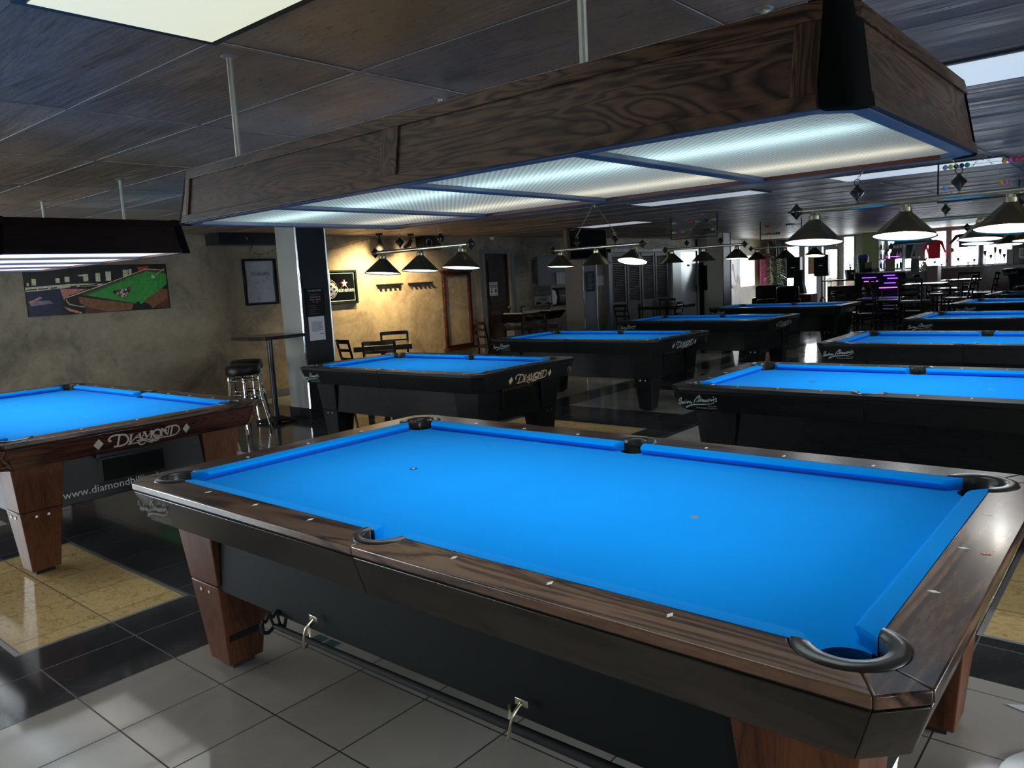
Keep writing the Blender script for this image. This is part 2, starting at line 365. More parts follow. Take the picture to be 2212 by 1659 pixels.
# ------------------------------------------------------------------ lettering
def diamond_logo(T, k=1.):
    """T maps a frame with its origin at the centre of the end apron, u to the right as read"""
    mb = MB()
    def p(x, y):
        X = (x - 1053) / 3087.; base = 612 - .189 * (x - 220); return (X * k, -(y - base) / 3500. * k)
    def S(pts, w=34, sm=True):
        mb.ribbon([p(*q) for q in pts], w / 3200. * k, T, 0, sm)
    for cx, cy, h, w in ((220, 612, 125, 88), (1887, 297, 118, 74)):
        mb.add([(*p(cx - w, cy + w * .189), 0), (*p(cx, cy + h), 0), (*p(cx + w, cy - w * .189), 0), (*p(cx, cy - h), 0)], [(0, 1, 2, 3)], 0, False, T)
    S([(450, 535), (412, 548), (400, 505), (435, 450), (505, 418), (600, 408), (690, 410), (745, 470), (752, 545), (705, 620), (640, 655), (570, 668), (495, 678)])
    S([(592, 412), (560, 664)], 36, False)
    S([(772, 412), (845, 405)], 22, False); S([(808, 408), (790, 628)], 36, False); S([(750, 638), (850, 618), (935, 602)], 22)
    S([(800, 604), (900, 468), (985, 375)], 24, False); S([(962, 380), (985, 520)], 36, False); S([(880, 492), (965, 476)], 20, False); S([(915, 560), (985, 545)], 20, False)
    S([(1022, 366), (1085, 355)], 22, False); S([(1052, 365), (1003, 535)], 22, False); S([(1065, 365), (1102, 500)], 36, False); S([(1102, 502), (1192, 345)], 22, False)
    S([(1160, 346), (1228, 334)], 22, False); S([(1200, 345), (1184, 508)], 36, False); S([(1150, 514), (1222, 500)], 22, False)
    S([(1300 + 72 * math.cos(a * PI / 8), 400 - 88 * math.sin(a * PI / 8) - 13 * math.cos(a * PI / 8)) for a in range(17)], 34)
    S([(1250, 452), (1300, 440), (1345, 470), (1355, 500)], 20)
    S([(1366, 300), (1412, 296)], 22, False); S([(1396, 303), (1386, 462)], 24, False); S([(1350, 470), (1420, 458)], 22, False); S([(1405, 300), (1512, 440)], 36, False); S([(1512, 442), (1532, 262)], 24, False)
    S([(1497, 340), (1468, 335), (1462, 300), (1500, 255), (1590, 232), (1680, 225), (1738, 280), (1736, 352), (1692, 420), (1620, 462), (1550, 478), (1400, 502), (1250, 535), (1185, 552)], 30)
    S([(1598, 236), (1572, 468)], 34, False)
    S([(1352, 480), (1342, 530), (1290, 572), (1200, 572), (1120, 532), (1040, 526), (962, 550), (948, 605), (985, 650), (1045, 640), (1075, 608)], 26)
    S([(985, 602), (985, 572), (1040, 556), (1110, 575), (1165, 602), (1225, 605)], 24)
    return mb
def signature(T, k=1.):
    """origin at lower left of the decal"""
    mb = MB()
    def p(x, y): return ((x - 200) / 5950. * k, -(y - .085 * (x - 200) - 800) / 5950. * k)
    def S(pts, w=30, sm=True, w2=None): mb.ribbon([p(*q) for q in pts], [w / 5950. * k, (w2 or w) / 5950. * k], T, 0, sm)
    S([(205, 582), (290, 618), (335, 480), (395, 320), (300, 380), (265, 450), (292, 472)], 34)
    S([(205, 582), (320, 520)], 26)
    S([(395, 480), (362, 612), (455, 505), (432, 602), (540, 470), (602, 420), (530, 480), (512, 562), (560, 570), (622, 485), (605, 592), (690, 482), (700, 572), (762, 505), (772, 592), (828, 545)], 34)
    S([(900, 580), (960, 460), (1080, 335), (1210, 252), (1150, 400), (1122, 500), (1060, 530), (1012, 490)], 38)
    S([(1150, 510), (1245, 412), (1205, 512), (1292, 422), (1282, 545), (1352, 432), (1350, 540), (1432, 442), (1420, 545), (1500, 470), (1552, 425), (1502, 530), (1570, 500), (1612, 402), (1592, 502), (1682, 412), (1662, 512), (1782, 422), (1750, 502), (1892, 382), (1892, 455), (1898, 520), (1850, 530)], 34)
    for cx, cy in ((1245, 345), (1790, 340)): mb.add([(*p(cx + 26 * math.cos(a * PI / 4), cy + 26 * math.sin(a * PI / 4)), 0) for a in range(8)], [tuple(range(8))], 0, False, T)
    S([(510, 772), (650, 705), (850, 652), (1100, 642), (1350, 645), (1600, 635), (1750, 590), (1860, 525)], 66, True, 18)
    def TX(s, x, y, h, w):
        q = p(x, y); text_mb(mb, s, h / 5950. * k * 1.35, T @ Matrix.Translation((q[0], q[1], 0)), 0, 'LEFT', w)
    TX('SINCE 1680', 1480, 745, 45, 1.25); TX('SIMONIS CLOTH', 970, 812, 62, 1.42)
    return mb

# ------------------------------------------------------------------ pool table
def pool_table(name, loc, rz, L, W, st, label, group=None, number=None, web=False, sig='pale', logo='silver'):
    a, b, R, ZT = L / 2, W / 2, .185, .80
    root = empty(name, loc, rz, label, 'pool table', group)
    rx, ry, rz_ = st['x'], st['y'], st['z']
    cxy = (a + .020, b + .020); RC, RS = .107, .092; sy = b + .063
    # bed
    out = []
    def cornerarc(sx, sy_, rev):
        A = arc(cxy[0], cxy[1], .062, 180 - 25 + 0, 270 + 25, 10)
        A = [q for q in A if q[0] <= a + .06 and q[1] <= b + .06]
        A = [(sx * x, sy_ * y) for x, y in A]
        return A[::-1] if rev else A
    def sidearc(s_, rev):
        A = [(x, s_ * y) for x, y in arc(0, sy, .060, 180 + 8, 360 - 8, 10)]
        return A[::-1] if rev else A
    out += cornerarc(1, 1, True) + sidearc(1, True) + cornerarc(-1, 1, False) + cornerarc(-1, -1, True) + sidearc(-1, False) + cornerarc(1, -1, False)
    MB().prism(out, .735, .762, 0).build('playing_bed', 'cloth', root)
    mb = MB()
    for sgn in (-1, 1):
        cx = sgn * L / 4
        mb.lathe([(.0001, .7625), (.011, .7625), (.013, .762)], 16, 0, Matrix.Translation((cx, 0, 0)))
        if sgn > 0: break
    mb.build('head_spot', 'greyink', root); 
    mb = MB(); mb.add([(x, y, 0) for x, y in arc(0, 0, .017, 0, 360, 16)[:-1]], [tuple(range(16))], 0, False, Matrix.Translation((-L / 4, 0, .7628)))
    mb.add([(x, y, 0) for x, y in arc(0, 0, .006, 0, 360, 12)[:-1]], [tuple(range(12))], 1, False, Matrix.Translation((-L / 4, 0, .7634)))
    mb.build('foot_spot', ['ink', 'white'], root)
    # cushions: u along, v outward from the nose line
    prof = [(.057, .800), (.012, .7975), (.0015, .792), (0, .786), (.004, .781), (.026, .762), (.057, .762)]
    def cushion(u0, e0, u1, e1, mp):
        A = [mp(u0 + v * e0, v, z) for v, z in prof]; B = [mp(u1 + v * e1, v, z) for v, z in prof]
        m = MB().loft(A, B, 0, True, True); m.build('cushion', 'cloth', root, sharp=50)
    fl = lambda s_: (lambda u, v, z: (u, s_ * (b + v), z))
    fe = lambda s_: (lambda u, v, z: (s_ * (a + v), u, z))
    for s_ in (-1, 1):
        cushion(.066, -.30, a - .082, .85, fl(s_)); cushion(-a + .082, -.85, -.066, .30, fl(s_))
        cushion(-b + .082, -.85, b - .082, .85, fe(s_))
    # rails
    du = math.sqrt(RC ** 2 - (.057 - .020) ** 2)
    ang_in = math.degrees(math.atan2(.057 - .020, -du))
    V1 = Vector((a + .11, b + R)); V2 = Vector((a + R, b + .11)); CC = Vector(cxy)
    a1 = math.degrees(math.atan2(*(V1 - CC).yx)); a2 = math.degrees(math.atan2(*(V2 - CC).yx))
    dus = math.sqrt(RS ** 2 - (.063 - .057) ** 2); as_ = math.degrees(math.atan2(.057 - .063, dus))
    g = .0012
    long_poly = [(g, b + R), (V1.x - g, V1.y)] + [(x - g, y) for x, y in arc(*cxy, RC, a1, ang_in, 12)] + arc(0, sy, RS, as_, 90 - .8, 8)
    # end rail in (u along y, x outward)
    due = du
    end_half = [(a + R, V2.y - g)] + [(x, y - g) for x, y in arc(*cxy, RC, a2, math.degrees(math.atan2(-due, .037)), 12)]
    end_poly = end_half + [(x, -y) for x, y in end_half[::-1]]
    corner_poly = [tuple(V1), tuple(V2)] + arc(*cxy, RC, a2, a1, 6)
    def mir(pts, sx, sy_): return [(sx * x, sy_ * y) for x, y in pts]
    lipz = .773
    for sx in (-1, 1):
        for s_ in (-1, 1):
            r_ = MB().prism(mir(long_poly, sx, s_), lipz, ZT).build('side_rail', rx, root, bev=.004)
            def P(u, v, z): return (sx * u, s_ * (b + v), z)
            t, bt = .181, .142
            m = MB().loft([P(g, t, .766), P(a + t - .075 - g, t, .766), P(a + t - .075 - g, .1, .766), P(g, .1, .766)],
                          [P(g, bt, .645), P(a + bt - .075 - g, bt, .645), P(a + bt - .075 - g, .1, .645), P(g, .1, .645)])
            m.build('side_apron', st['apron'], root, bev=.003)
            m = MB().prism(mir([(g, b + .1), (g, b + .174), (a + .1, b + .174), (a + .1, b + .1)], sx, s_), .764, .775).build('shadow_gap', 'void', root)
            MB().prism(mir(corner_poly, sx, s_), lipz, ZT).build('corner_rail', ry if st['name'] != 'blk' else rx, root, bev=.004)
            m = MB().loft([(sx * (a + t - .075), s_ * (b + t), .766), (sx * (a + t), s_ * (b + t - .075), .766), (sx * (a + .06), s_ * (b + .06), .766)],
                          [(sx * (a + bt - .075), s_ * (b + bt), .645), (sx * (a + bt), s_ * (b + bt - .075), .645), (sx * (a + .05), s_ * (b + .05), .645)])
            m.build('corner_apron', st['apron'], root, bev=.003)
    for sx in (-1, 1):
        MB().prism(mir(end_poly, sx, 1), lipz, ZT).build('end_rail', ry, root, bev=.004)
        t, bt = .181, .142
        def E(v, u, z): return (sx * (a + v), u, z)
        m = MB().loft([E(t, -(b + t - .075) + g, .766), E(t, b + t - .075 - g, .766), E(.1, b + t - .075 - g, .766), E(.1, -(b + t - .075) + g, .766)],
                      [E(bt, -(b + bt - .075) + g, .645), E(bt, b + bt - .075 - g, .645), E(.1, b + bt - .075 - g, .645), E(.1, -(b + bt - .075) + g, .645)])
        ea = m.build('end_apron', st['aprony'], root, bev=.003)
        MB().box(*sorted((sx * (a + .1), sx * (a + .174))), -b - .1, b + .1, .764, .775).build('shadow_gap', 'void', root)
        # logo on the slanted apron
        zt, zb = .766, .645; up = Vector((sx * (t - bt), 0, zt - zb)).normalized()
        org = Vector((sx * (a + (t + bt) / 2), 0, (zt + zb) / 2)) + Vector((sx, 0, 0)) * .0035
        T = frame_T(org, (0, sx, 0), up)
        diamond_logo(T, .98).build('maker_lettering', logo, ea)
        if number and sx == 1:
            mb = MB(); text_mb(mb, number, .072, T @ Matrix.Translation((b + .055, -.03, 0)), 0, 'CENTER', .72); mb.build('table_number', 'orange', ea)
    for s_, sx in ((-1, -1), (1, 1)):
        org = Vector((sx * (a + .115), s_ * (b + .1485), .655)); up = Vector((0, s_ * (.181 - .142), .766 - .645)).normalized()
        T = frame_T(org + Vector((0, s_, 0)) * .0035, ((1 if s_ < 0 else -1), 0, 0), up)
        signature(T, .92).build('cloth_decal', sig, root)
    # pockets
    def liner(c, ang, r0, r1, spread, side=False, mpz=(.775, .8045)):
        n = 26; I = []; O = []
        for i in range(n + 1):
            t_ = -1 + 2 * i / n; aa = math.radians(ang + t_ * spread)
            def cl(x, y):   # the ends of the moulding stop at the cloth line of the cushions
                if side or abs(y) > abs(x) - (a - b): y_ = math.copysign(max(abs(y), b + .056), y); return (x, y_)
                return (math.copysign(max(abs(x), a + .056), x), y)
            I.append(cl(c[0] + r0 * math.cos(aa), c[1] + r0 * math.sin(aa))); O.append(cl(c[0] + r1 * math.cos(aa), c[1] + r1 * math.sin(aa)))
        m = MB()
        prs = [(0, mpz[0] - .03), (0, mpz[1] - .006), (.12, mpz[1]), (.5, mpz[1] + .0015), (.86, mpz[1]), (1, mpz[1] - .007), (1, mpz[0])]
        rings = [[(I[i][0] * (1 - f) + O[i][0] * f, I[i][1] * (1 - f) + O[i][1] * f, z) for f, z in prs] for i in range(n + 1)]
        k = len(prs); vs = [v for r in rings for v in r]
        fs = [(i * k + j, i * k + j + 1, (i + 1) * k + j + 1, (i + 1) * k + j) for i in range(n) for j in range(k - 1)]
        m.add(vs, fs, 0, True); m.add(rings[0], [tuple(range(k))]); m.add(rings[-1], [tuple(range(k))[::-1]])
        A = arc(*c, r0 + .001, ang - (82 if side else 98), ang + (82 if side else 98), 20)
        m.add([(x, y, .79) for x, y in A] + [(x, y, .66) for x, y in A], [(i, i + 1, 22 + i, 21 + i) for i in range(20)], 1, True)
        A = arc(*c, r0 + .001, 0, 360, 20)[:-1]
        m.add([(x, y, .70) for x, y in A], [tuple(range(20))], 1)
        A2 = arc(*c, r0 + .0015, 0, 360, 24)
        m.add([(x, y, .758) for x, y in A2] + [(x, y, .66) for x, y in A2], [(i, i + 1, 26 + i, 25 + i) for i in range(24)], 1, True)
        m.build('pocket', ['leather', 'void'], root, sharp=60)
    for sx in (-1, 1):
        for s_ in (-1, 1):
            liner((sx * cxy[0], s_ * cxy[1]), math.degrees(math.atan2(s_, sx)), .066, RC + .001, 115)
    for s_ in (-1, 1): liner((0, s_ * sy), 90 * s_, .060, RS + .001, 96, True)
    # sights
    def sight(x, y, ux):
        l, w = (.0135, .0065)
        q = [(-l, 0), (0, -w), (l, 0), (0, w)]
        if ux: q = [(yy, xx) for xx, yy in q]
        MB().prism([(x + i, y + j) for i, j in q], ZT - .002, ZT + .0009).build('sight', 'sight', root)
    for s_ in (-1, 1):
        for k in (-3, -2, -1, 1, 2, 3):
            sight(k * L / 8, s_ * (b + .0937), True)
        for k in (-1, 0, 1): sight(s_ * (a + .0937), k * W / 4, False)
    # cabinet
    ins = .018; zb = .36
    m = MB().box(-a - ins, a + ins, -b - ins, b + ins, zb, .735)
    cab = m.build('cabinet', st['cab'], root, bev=.004)
    for sx in (1,):
        X = sx * (a + ins)
        o1 = MB().box(min(X, X + .003 * sx) - .001, max(X, X + .003 * sx), -.20, .17, .455, .585)
        o1.build('ball_return', 'void', root, bev=.004)
        m = MB(); m.box(X, X + .006, -.225, .195, .585, .598); m.box(X, X + .006, -.225, .195, .442, .455); m.box(X, X + .006, -.225, -.20, .455, .585); m.box(X, X + .006, .17, .195, .455, .585)
        m.build('ball_return_frame', st['cab'], root, bev=.002)
        m = MB(); m.box(X, X + .03, -.24, .17, .606, .628); m.box(X + .03, X + .033, -.22, .15, .610, .624)
        m.build('pull_bar', st['bar'], root, bev=.004)
        if web:
            mb = MB(); T = frame_T((X + .003, -b + .20, .402), (0, 1, 0), (0, 0, 1)); text_mb(mb, 'www.diamondbilliards.com', .064, T, 0, 'LEFT', 1.02)
            mb.build('web_address', 'sight', root)
    # legs
    for sx in (-1, 1):
        for s_ in (-1, 1):
            def sq(z):
                f = 1 - z / .645; o_ = .055 - .062 * f; i_ = .215 - .062 * f
                return [(sx * (a + o_), s_ * (b + o_), z), (sx * (a - i_), s_ * (b + o_), z), (sx * (a - i_), s_ * (b - i_), z), (sx * (a + o_), s_ * (b - i_), z)]
            m = MB(); m.loft(sq(.025), sq(.375)); m.loft(sq(.379), sq(.645))
            lg = m.build('leg', rz_, root, bev=.005)
            f = sq(.0); c0 = sum((Vector(v) for v in f), Vector()) / 4
            MB().box(c0.x - .05, c0.x + .05, c0.y - .05, c0.y + .05, 0, .026).build('foot', 'blackm', lg)
            m = MB()
            for s3, ax in ((s_, 'y'), (sx, 'x')):
                fz = 1 - .34 / .645; o_ = .055 - .062 * fz; i_ = .215 - .062 * fz
                for t_ in (.36, .66):
                    if ax == 'y': c_ = (sx * (a + o_ - (o_ + i_) * t_), s_ * (b + o_), .345)
                    else: c_ = (sx * (a + o_), s_ * (b + o_ - (o_ + i_) * t_), .345)
                    B_ = MB(); rot = Matrix.Rotation(PI / 2, 4, 'X') if ax == 'y' else Matrix.Rotation(PI / 2, 4, 'Y')
                    B_.lathe([(.0001, -.005), (.007, -.005), (.0085, 0), (.007, .005), (.0001, .005)], 12, 0, Matrix.Translation(c_) @ rot)
                    B_.build('bolt', 'bolt', lg)
    return root
M['orange'] = plain('orange_numerals', (.85, .42, .16), .45, nz=.04)
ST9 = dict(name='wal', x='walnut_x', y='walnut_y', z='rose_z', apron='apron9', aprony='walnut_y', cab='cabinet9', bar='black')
STL = dict(name='rose', x='walnut_x', y='walnut_y', z='rose_z', apron='walnut_x', aprony='rosedark', cab='black', bar='black')
ST7 = dict(name='blk', x='blk_x', y='blk_y', z='blk_z', apron='blk_x', aprony='blk_y', cab='blk_x', bar='barwood')
M['rosedark'] = wood('dark_rosewood_apron', (.016, .005, .004), (.045, .014, .009), (.085, .03, .018), .25, 'y', .4)
M['barwood'] = plain('brown_metal_bar', (.10, .055, .035), .35, .3)
def at0(x0, y0, deg, L, W):
    t = math.radians(deg); cx = x0 + L / 2 * math.cos(t) - W / 2 * math.sin(t); cy = y0 + L / 2 * math.sin(t) + W / 2 * math.cos(t)
    return (cx, cy, 0), t
l9, w9, l7, w7 = 2.54, 1.27, 1.98, .99
pool_table('pool_table', (1.27, .635, 0), 0, l9, w9, ST9, 'largest walnut-railed pool table in the foreground with bright blue cloth', sig='greyink')
lgs = [o for o in bpy.data.objects if o.name.startswith('leg')]
MB().loft([(-1.1005, -.628, .132), (-1.1005, -.5, .132), (-1.104, -.5, .132), (-1.104, -.628, .132)], [(-1.0982, -.628, .158), (-1.0982, -.5, .158), (-1.104, -.5, .158), (-1.104, -.628, .158)]).build('slot', 'void', lgs[0])
em = [o for o in bpy.data.objects if o.name.startswith('end_rail')][-1]
mb = MB(); T = Matrix.Translation((1.414, -.017, .8008))
for k_, (mi, w_) in enumerate(((0, 1.), (1, .62), (0, .3))): mb.add([(-.013 * w_, 0, .0003 * k_), (-.004 * w_, -.008 * w_, .0003 * k_), (.013 * w_, -.002, .0003 * k_), (.005 * w_, .009 * w_, .0003 * k_)], [(0, 1, 2, 3)], mi, False, T)
M['redmark'] = plain('red_enamel', (.6, .03, .03), .4)
mb.build('maker_emblem', ['redmark', 'sight'], em)
p_, t_ = at0(-4.365, -.115, 1.0, l9, w9)
pool_table('pool_table', p_, t_, l9, w9, STL, 'reddish wood pool table at left with web address under its logo end', web=True, logo='silver')
p_, t_ = at0(-3.201, 2.993, .81, l7, w7)
pool_table('pool_table', p_, t_, l7, w7, ST7, 'black pool table with bright peach logo and numeral 12 on its end', number='12', logo='peach')
p_, t_ = at0(-3.277, 5.835, .91, l7, w7)
t13 = pool_table('pool_table', p_, t_, l7, w7, ST7, 'second black table of the left row, orange numeral 13 at its corner', number='13', logo='pale')
p_, t_ = at0(-3.282, 8.779, 1.07, l7, w7)
t14 = pool_table('pool_table', p_, t_, l7, w7, ST7, 'third black pool table of the left row, pale logo on its end', logo='pale')
for x0, y0, dg, lab in ((-3.348, 11.968, 1.72, 'last black pool table of the left row, nearest the bright doorway'),
                        (.765, 3.036, .51, 'black pool table directly behind the foreground walnut table, large white signature decal'),
                        (.732, 5.797, .8, 'second black table of the right-hand row behind the walnut table'),
                        (.721, 8.801, .39, 'third black table of the right-hand row, beside the dark dining chairs'),
                        (.617, 12.024, .05, 'fourth black table of the right-hand row'),
                        (.618, 14.727, -.66, 'fifth black table of the right-hand row, its corner just in frame'),
                        (.62, 17.95, 0, 'small sliver of a black table, sixth of the right-hand row')):
    p_, t_ = at0(x0, y0, dg, l7, w7)
    dup(t14, p_, t_, lab)
# raised table at the back on its platform
tp = dup(t14, (1.05, 20.9, .34), 0, 'farthest black pool table, raised on a low platform by the back wall')
MB().box(-.75, 4.5, 19.9, 23.9, 0, .34).build('platform', 'wainscot', None, bev=.01)['kind'] = 'structure'

# ------------------------------------------------------------------ room shell
CZ = 2.345
XL, XR, Y0, Y1 = -7.0, 8.0, -6.0, 24.0
def struct(o): o['kind'] = 'structure'; return o
def frame_box(m, x0, x1, y0, y1, z0, z1, w, ax):
    if ax == 'y': m.box(x0, x0 + w, y0, y1, z0, z1); m.box(x1 - w, x1, y0, y1, z0, z1)
    else: m.box(x0, x1, y0, y0 + w, z0, z1); m.box(x0, x1, y1 - w, y1, z0, z1)
    m.box(x0, x1, y0, y1, z0, z0 + w); m.box(x0, x1, y0, y1, z1 - w, z1); return m
# floor: one mesh cut along the inlays
inl = [('f_light', -.17, 4.6, -4.0, 1.58), ('f_tan', -2.31, -.81, -.46, .29), ('f_light', -4.9, -3.19, -1.2, .22), ('f_light', -3.95, -2.75, 1.3, 2.42),
       ('f_tan', -2.42, -.89, 4.62, 5.03), ('f_light', -2.42, -.91, 5.87, 7.35), ('f_light', -5.2, -2.86, 5.87, 8.2), ('f_tan', 2.48, 4.6, 1.97, 3.12),
       ('f_light', -2.42, -.91, 8.9, 10.4), ('f_light', -6.9, -2.86, 9.2, 11.5), ('f_light', -.5, 4.6, 3.6, 7.6), ('f_light', -2.42, -.5, 11.2, 14.5), ('f_light', -6.9, -5.25, 4.4, 5.6),
       ('f_light', -6.9, 4.6, 16.6, 19.6), ('f_light', -6.9, -1.0, 20.4, 23.9)]
small = [('f_green', .17, .245, .343, .425), ('f_green', .255, .33, .343, .425)]
for i in list(inl):
    if i[0] == 'f_tan': inl.insert(0, ('f_strip', i[1] - .022, i[2] + .022, i[3] - .022, i[4] + .022))
xs = sorted({XL, XR} | {v for i in inl + small for v in i[1:3]}); ys = sorted({Y0, Y1} | {v for i in inl + small for v in i[3:5]})
fm = ['f_black', 'f_light', 'f_tan', 'f_strip', 'f_green']; mb = MB(); idx = {}
for i, x in enumerate(xs):
    for j, y in enumerate(ys): idx[i, j] = len(mb.v); mb.v.append((x, y, 0))
for i in range(len(xs) - 1):
    for j in range(len(ys) - 1):
        cx, cy = (xs[i] + xs[i + 1]) / 2, (ys[j] + ys[j + 1]) / 2; k = 'f_black'
        for nme, xa, xb, ya, yb in inl + small:
            if xa < cx < xb and ya < cy < yb: k = nme
        mb.f.append([idx[i, j], idx[i + 1, j], idx[i + 1, j + 1], idx[i, j + 1]]); mb.m.append(fm.index(k)); mb.sm.append(False)
struct(mb.build('floor', fm))
struct(MB().box(XL - .2, XR + .2, Y0 - .2, Y1 + .2, CZ, CZ + .1).build('ceiling', 'ceiling'))
FW = ((-6.7, -5.0), (-4.8, -3.1))
gm = MB()
for k in range(-7, 8):
    x = .55 + 1.2192 * k
    if XL < x < XR: gm.box(x - .012, x + .012, Y0, Y1, CZ - .004, CZ + .001)
for k in range(-10, 41):
    y = -.02 + .6 * k
    if Y0 < y < Y1: gm.box(XL, XR, y - .012, y + .012, CZ - .0035, CZ + .001)
M['tbar'] = plain('dark_grey_ceiling_runner', (.30, .27, .25), .4, nz=.1)
struct(gm.build('trim_9', 'tbar'))
# walls with openings: helper builds a wall from cells
def wall(name, mat, axis, pos, th, u0, u1, holes, z1=CZ, z0=0):
    us = sorted({u0, u1} | {h[0] for h in holes} | {h[1] for h in holes}); zs = sorted({z0, z1} | {h[2] for h in holes} | {h[3] for h in holes})
    m = MB()
    for i in range(len(us) - 1):
        for j in range(len(zs) - 1):
            cu, cz = (us[i] + us[i + 1]) / 2, (zs[j] + zs[j + 1]) / 2
            if any(h[0] < cu < h[1] and h[2] < cz < h[3] for h in holes): continue
            if axis == 'x': m.box(min(pos, pos + th), max(pos, pos + th), us[i], us[i + 1], zs[j], zs[j + 1])
            else: m.box(us[i], us[i + 1], min(pos, pos + th), max(pos, pos + th), zs[j], zs[j + 1])
    return struct(m.build(name, mat))
wall('wall_left', 'plaster', 'x', XL, -.2, Y0 - .2, Y1 + .2, [(9.6, 10.32, 0, 2.03), (21.03, 22.15, .93, 1.86), (-5.4, -3.2, .35, 2.2), (-2.9, -.7, .35, 2.2)])
wall('wall_right', 'plain_wall', 'x', XR, .2, Y0 - .2, Y1 + .2, [(-5.2, -3.2, .4, 2.2), (1.4, 4.4, .4, 2.2)])
wall('wall_front', 'plain_wall', 'y', Y0, -.2, XL, XR, [(a_, b_, .35, 2.2) for a_, b_ in FW])
wins = [(-6.72, -6.25, .15, 2.24), (-6.12, -5.62, .15, 2.24), (-5.46, -5.06, .12, 1.95), (-5.46, -5.06, 2.02, 2.28), (-4.9, -4.56, .1, 2.3),
        (-3.62, -2.02, 1.22, 2.26), (-1.92, -1.2, 1.22, 2.26), (-1.12, -.40, 1.22, 1.80)]
wall('wall_back', 'plain_wall', 'y', Y1, .2, XL, XR, wins)
struct(MB().box(-3.6, 4, 23.9, 23.97, 0, 1.18).build('trim_1', 'wainscot'))
struct(MB().box(-4.2, -3.68, 23.5, 23.97, 0, CZ).build('wall_green_pier', 'green_paint'))
wi = 0
for i, (x0, x1, z0, z1) in enumerate(wins):
    w = struct(MB().box(x0, x0 + .03, Y1 - .03, Y1 + .06, z0, z1).box(x1 - .03, x1, Y1 - .03, Y1 + .06, z0, z1).box(x0, x1, Y1 - .03, Y1 + .06, z1 - .03, z1).box(x0, x1, Y1 - .03, Y1 + .06, z0, z0 + .03).build('window_%d' % (i + 1), 'steel' if i > 3 else 'tan_wood'))
    MB().box(x0 + .03, x1 - .03, Y1 + .01, Y1 + .016, z0 + .03, z1 - .03).build('glass_pane', 'glass', w)
w = struct(MB().box(XL - .06, XL + .02, 21.03, 22.15, .93, .96).box(XL - .06, XL + .02, 21.03, 22.15, 1.83, 1.86).build('window_9', 'colsteel'))
MB().box(XL - .03, XL - .024, 21.03, 22.15, .96, 1.83).build('glass_pane', 'glass', w)
for i, (x0, x1) in enumerate(FW):
    w = struct(frame_box(MB(), x0, x1, Y0 - .06, Y0 + .02, .35, 2.2, .04, 'y').box((x0 + x1) / 2 - .02, (x0 + x1) / 2 + .02, Y0 - .06, Y0 + .02, .39, 2.16).build('window_%d' % (10 + i), 'colsteel'))
    MB().box(x0, x1, Y0 - .03, Y0 - .024, .39, 2.16).build('glass_pane', 'glass', w)
for i, (y0, y1) in enumerate(((-5.2, -3.2), (1.4, 4.4))):
    w = struct(frame_box(MB(), XR - .02, XR + .06, y0, y1, .4, 2.2, .04, 'x').box(XR - .02, XR + .06, (y0 + y1) / 2 - .02, (y0 + y1) / 2 + .02, .44, 2.16).build('window_%d' % (14 + i), 'colsteel'))
    MB().box(XR + .024, XR + .03, y0, y1, .44, 2.16).build('glass_pane', 'glass', w)
for i, (y0, y1) in enumerate(((-5.4, -3.2), (-2.9, -.7))):
    w = struct(frame_box(MB(), XL - .06, XL + .02, y0, y1, .35, 2.2, .04, 'x').build('window_%d' % (16 + i), 'colsteel'))
    MB().box(XL - .03, XL - .024, y0, y1, .39, 2.16).build('glass_pane', 'glass', w)
# outside
g_ = MB().box(-40, 40, -40, 60, -.3, -.12).build('ground_outside', 'concrete'); g_['kind'] = 'structure'
bw = tag(MB().box(-6.6, -4.2, 27.5, 27.7, -.12, .95).build('brick_wall', 'brick'), 'low brick wall outside beyond the glass door', 'wall')
# baseboard tiles on left wall and soffit box
struct(MB().box(XL, XL + .012, Y0, 9.5, 0, .10).build('baseboard_left', 'grey_panel'))
struct(MB().box(XL, XL + .35, 4.0, 5.6, 2.19, CZ).build('trim_2', 'colblk'))

# columns
def column(i, x, y):
    r = MB().box(x, x + .4, y, y + .4, .12, CZ).build('column_%d' % i, 'colblk' if i != 2 else 'colgrey', bev=.008); struct(r)
    MB().box(x - .004, x + .404, y - .012, y, .12, CZ - .001).build('cladding', 'colsteel' if i != 2 else 'colgrey', r)
    MB().box(x - .02, x + .42, y - .02, y + .42, 0, .12).build('plinth', 'blackm', r)
    MB().tube([(x + .402, y - .012, .12), (x + .402, y - .012, CZ)], .012, 8).build('corner_bead', 'chrome', r)
    MB().tube([(x + .402, y + .402, .12), (x + .402, y + .402, CZ)], .010, 8).build('corner_bead', 'steel', r)
    return r
column(1, -5.2, 3.92); column(2, -5.45, 10.05); column(3, -5.45, 15.75)
# notices on column 1
XF = -4.798
n1 = empty('notice_board', (XF, 4.10, 1.38), 0, 'black notice board with grey lettering fixed to the near column', 'sign')
MB().box(0, .012, -.135, .135, -.165, .165).build('board', 'black', n1)
mb = MB(); T = frame_T((.0135, 0, 0), (0, 1, 0), (0, 0, 1))
text_mb(mb, 'FAT BROTHERS', .028, T @ Matrix.Translation((0, .125, 0)), 0, 'CENTER'); text_mb(mb, 'Pool School', .03, T @ Matrix.Translation((0, .078, 0)), 1, 'CENTER')
mb.add([(-.075, .05, 0), (.075, .05, 0), (.075, .066, 0), (-.075, .066, 0)], [(0, 1, 2, 3)], 2, False, T)
text_mb(mb, 'Monday - Saturday', .02, T @ Matrix.Translation((0, .022, 0)), 0, 'CENTER'); text_mb(mb, '7am - 2am', .02, T @ Matrix.Translation((0, -.006, 0)), 0, 'CENTER')
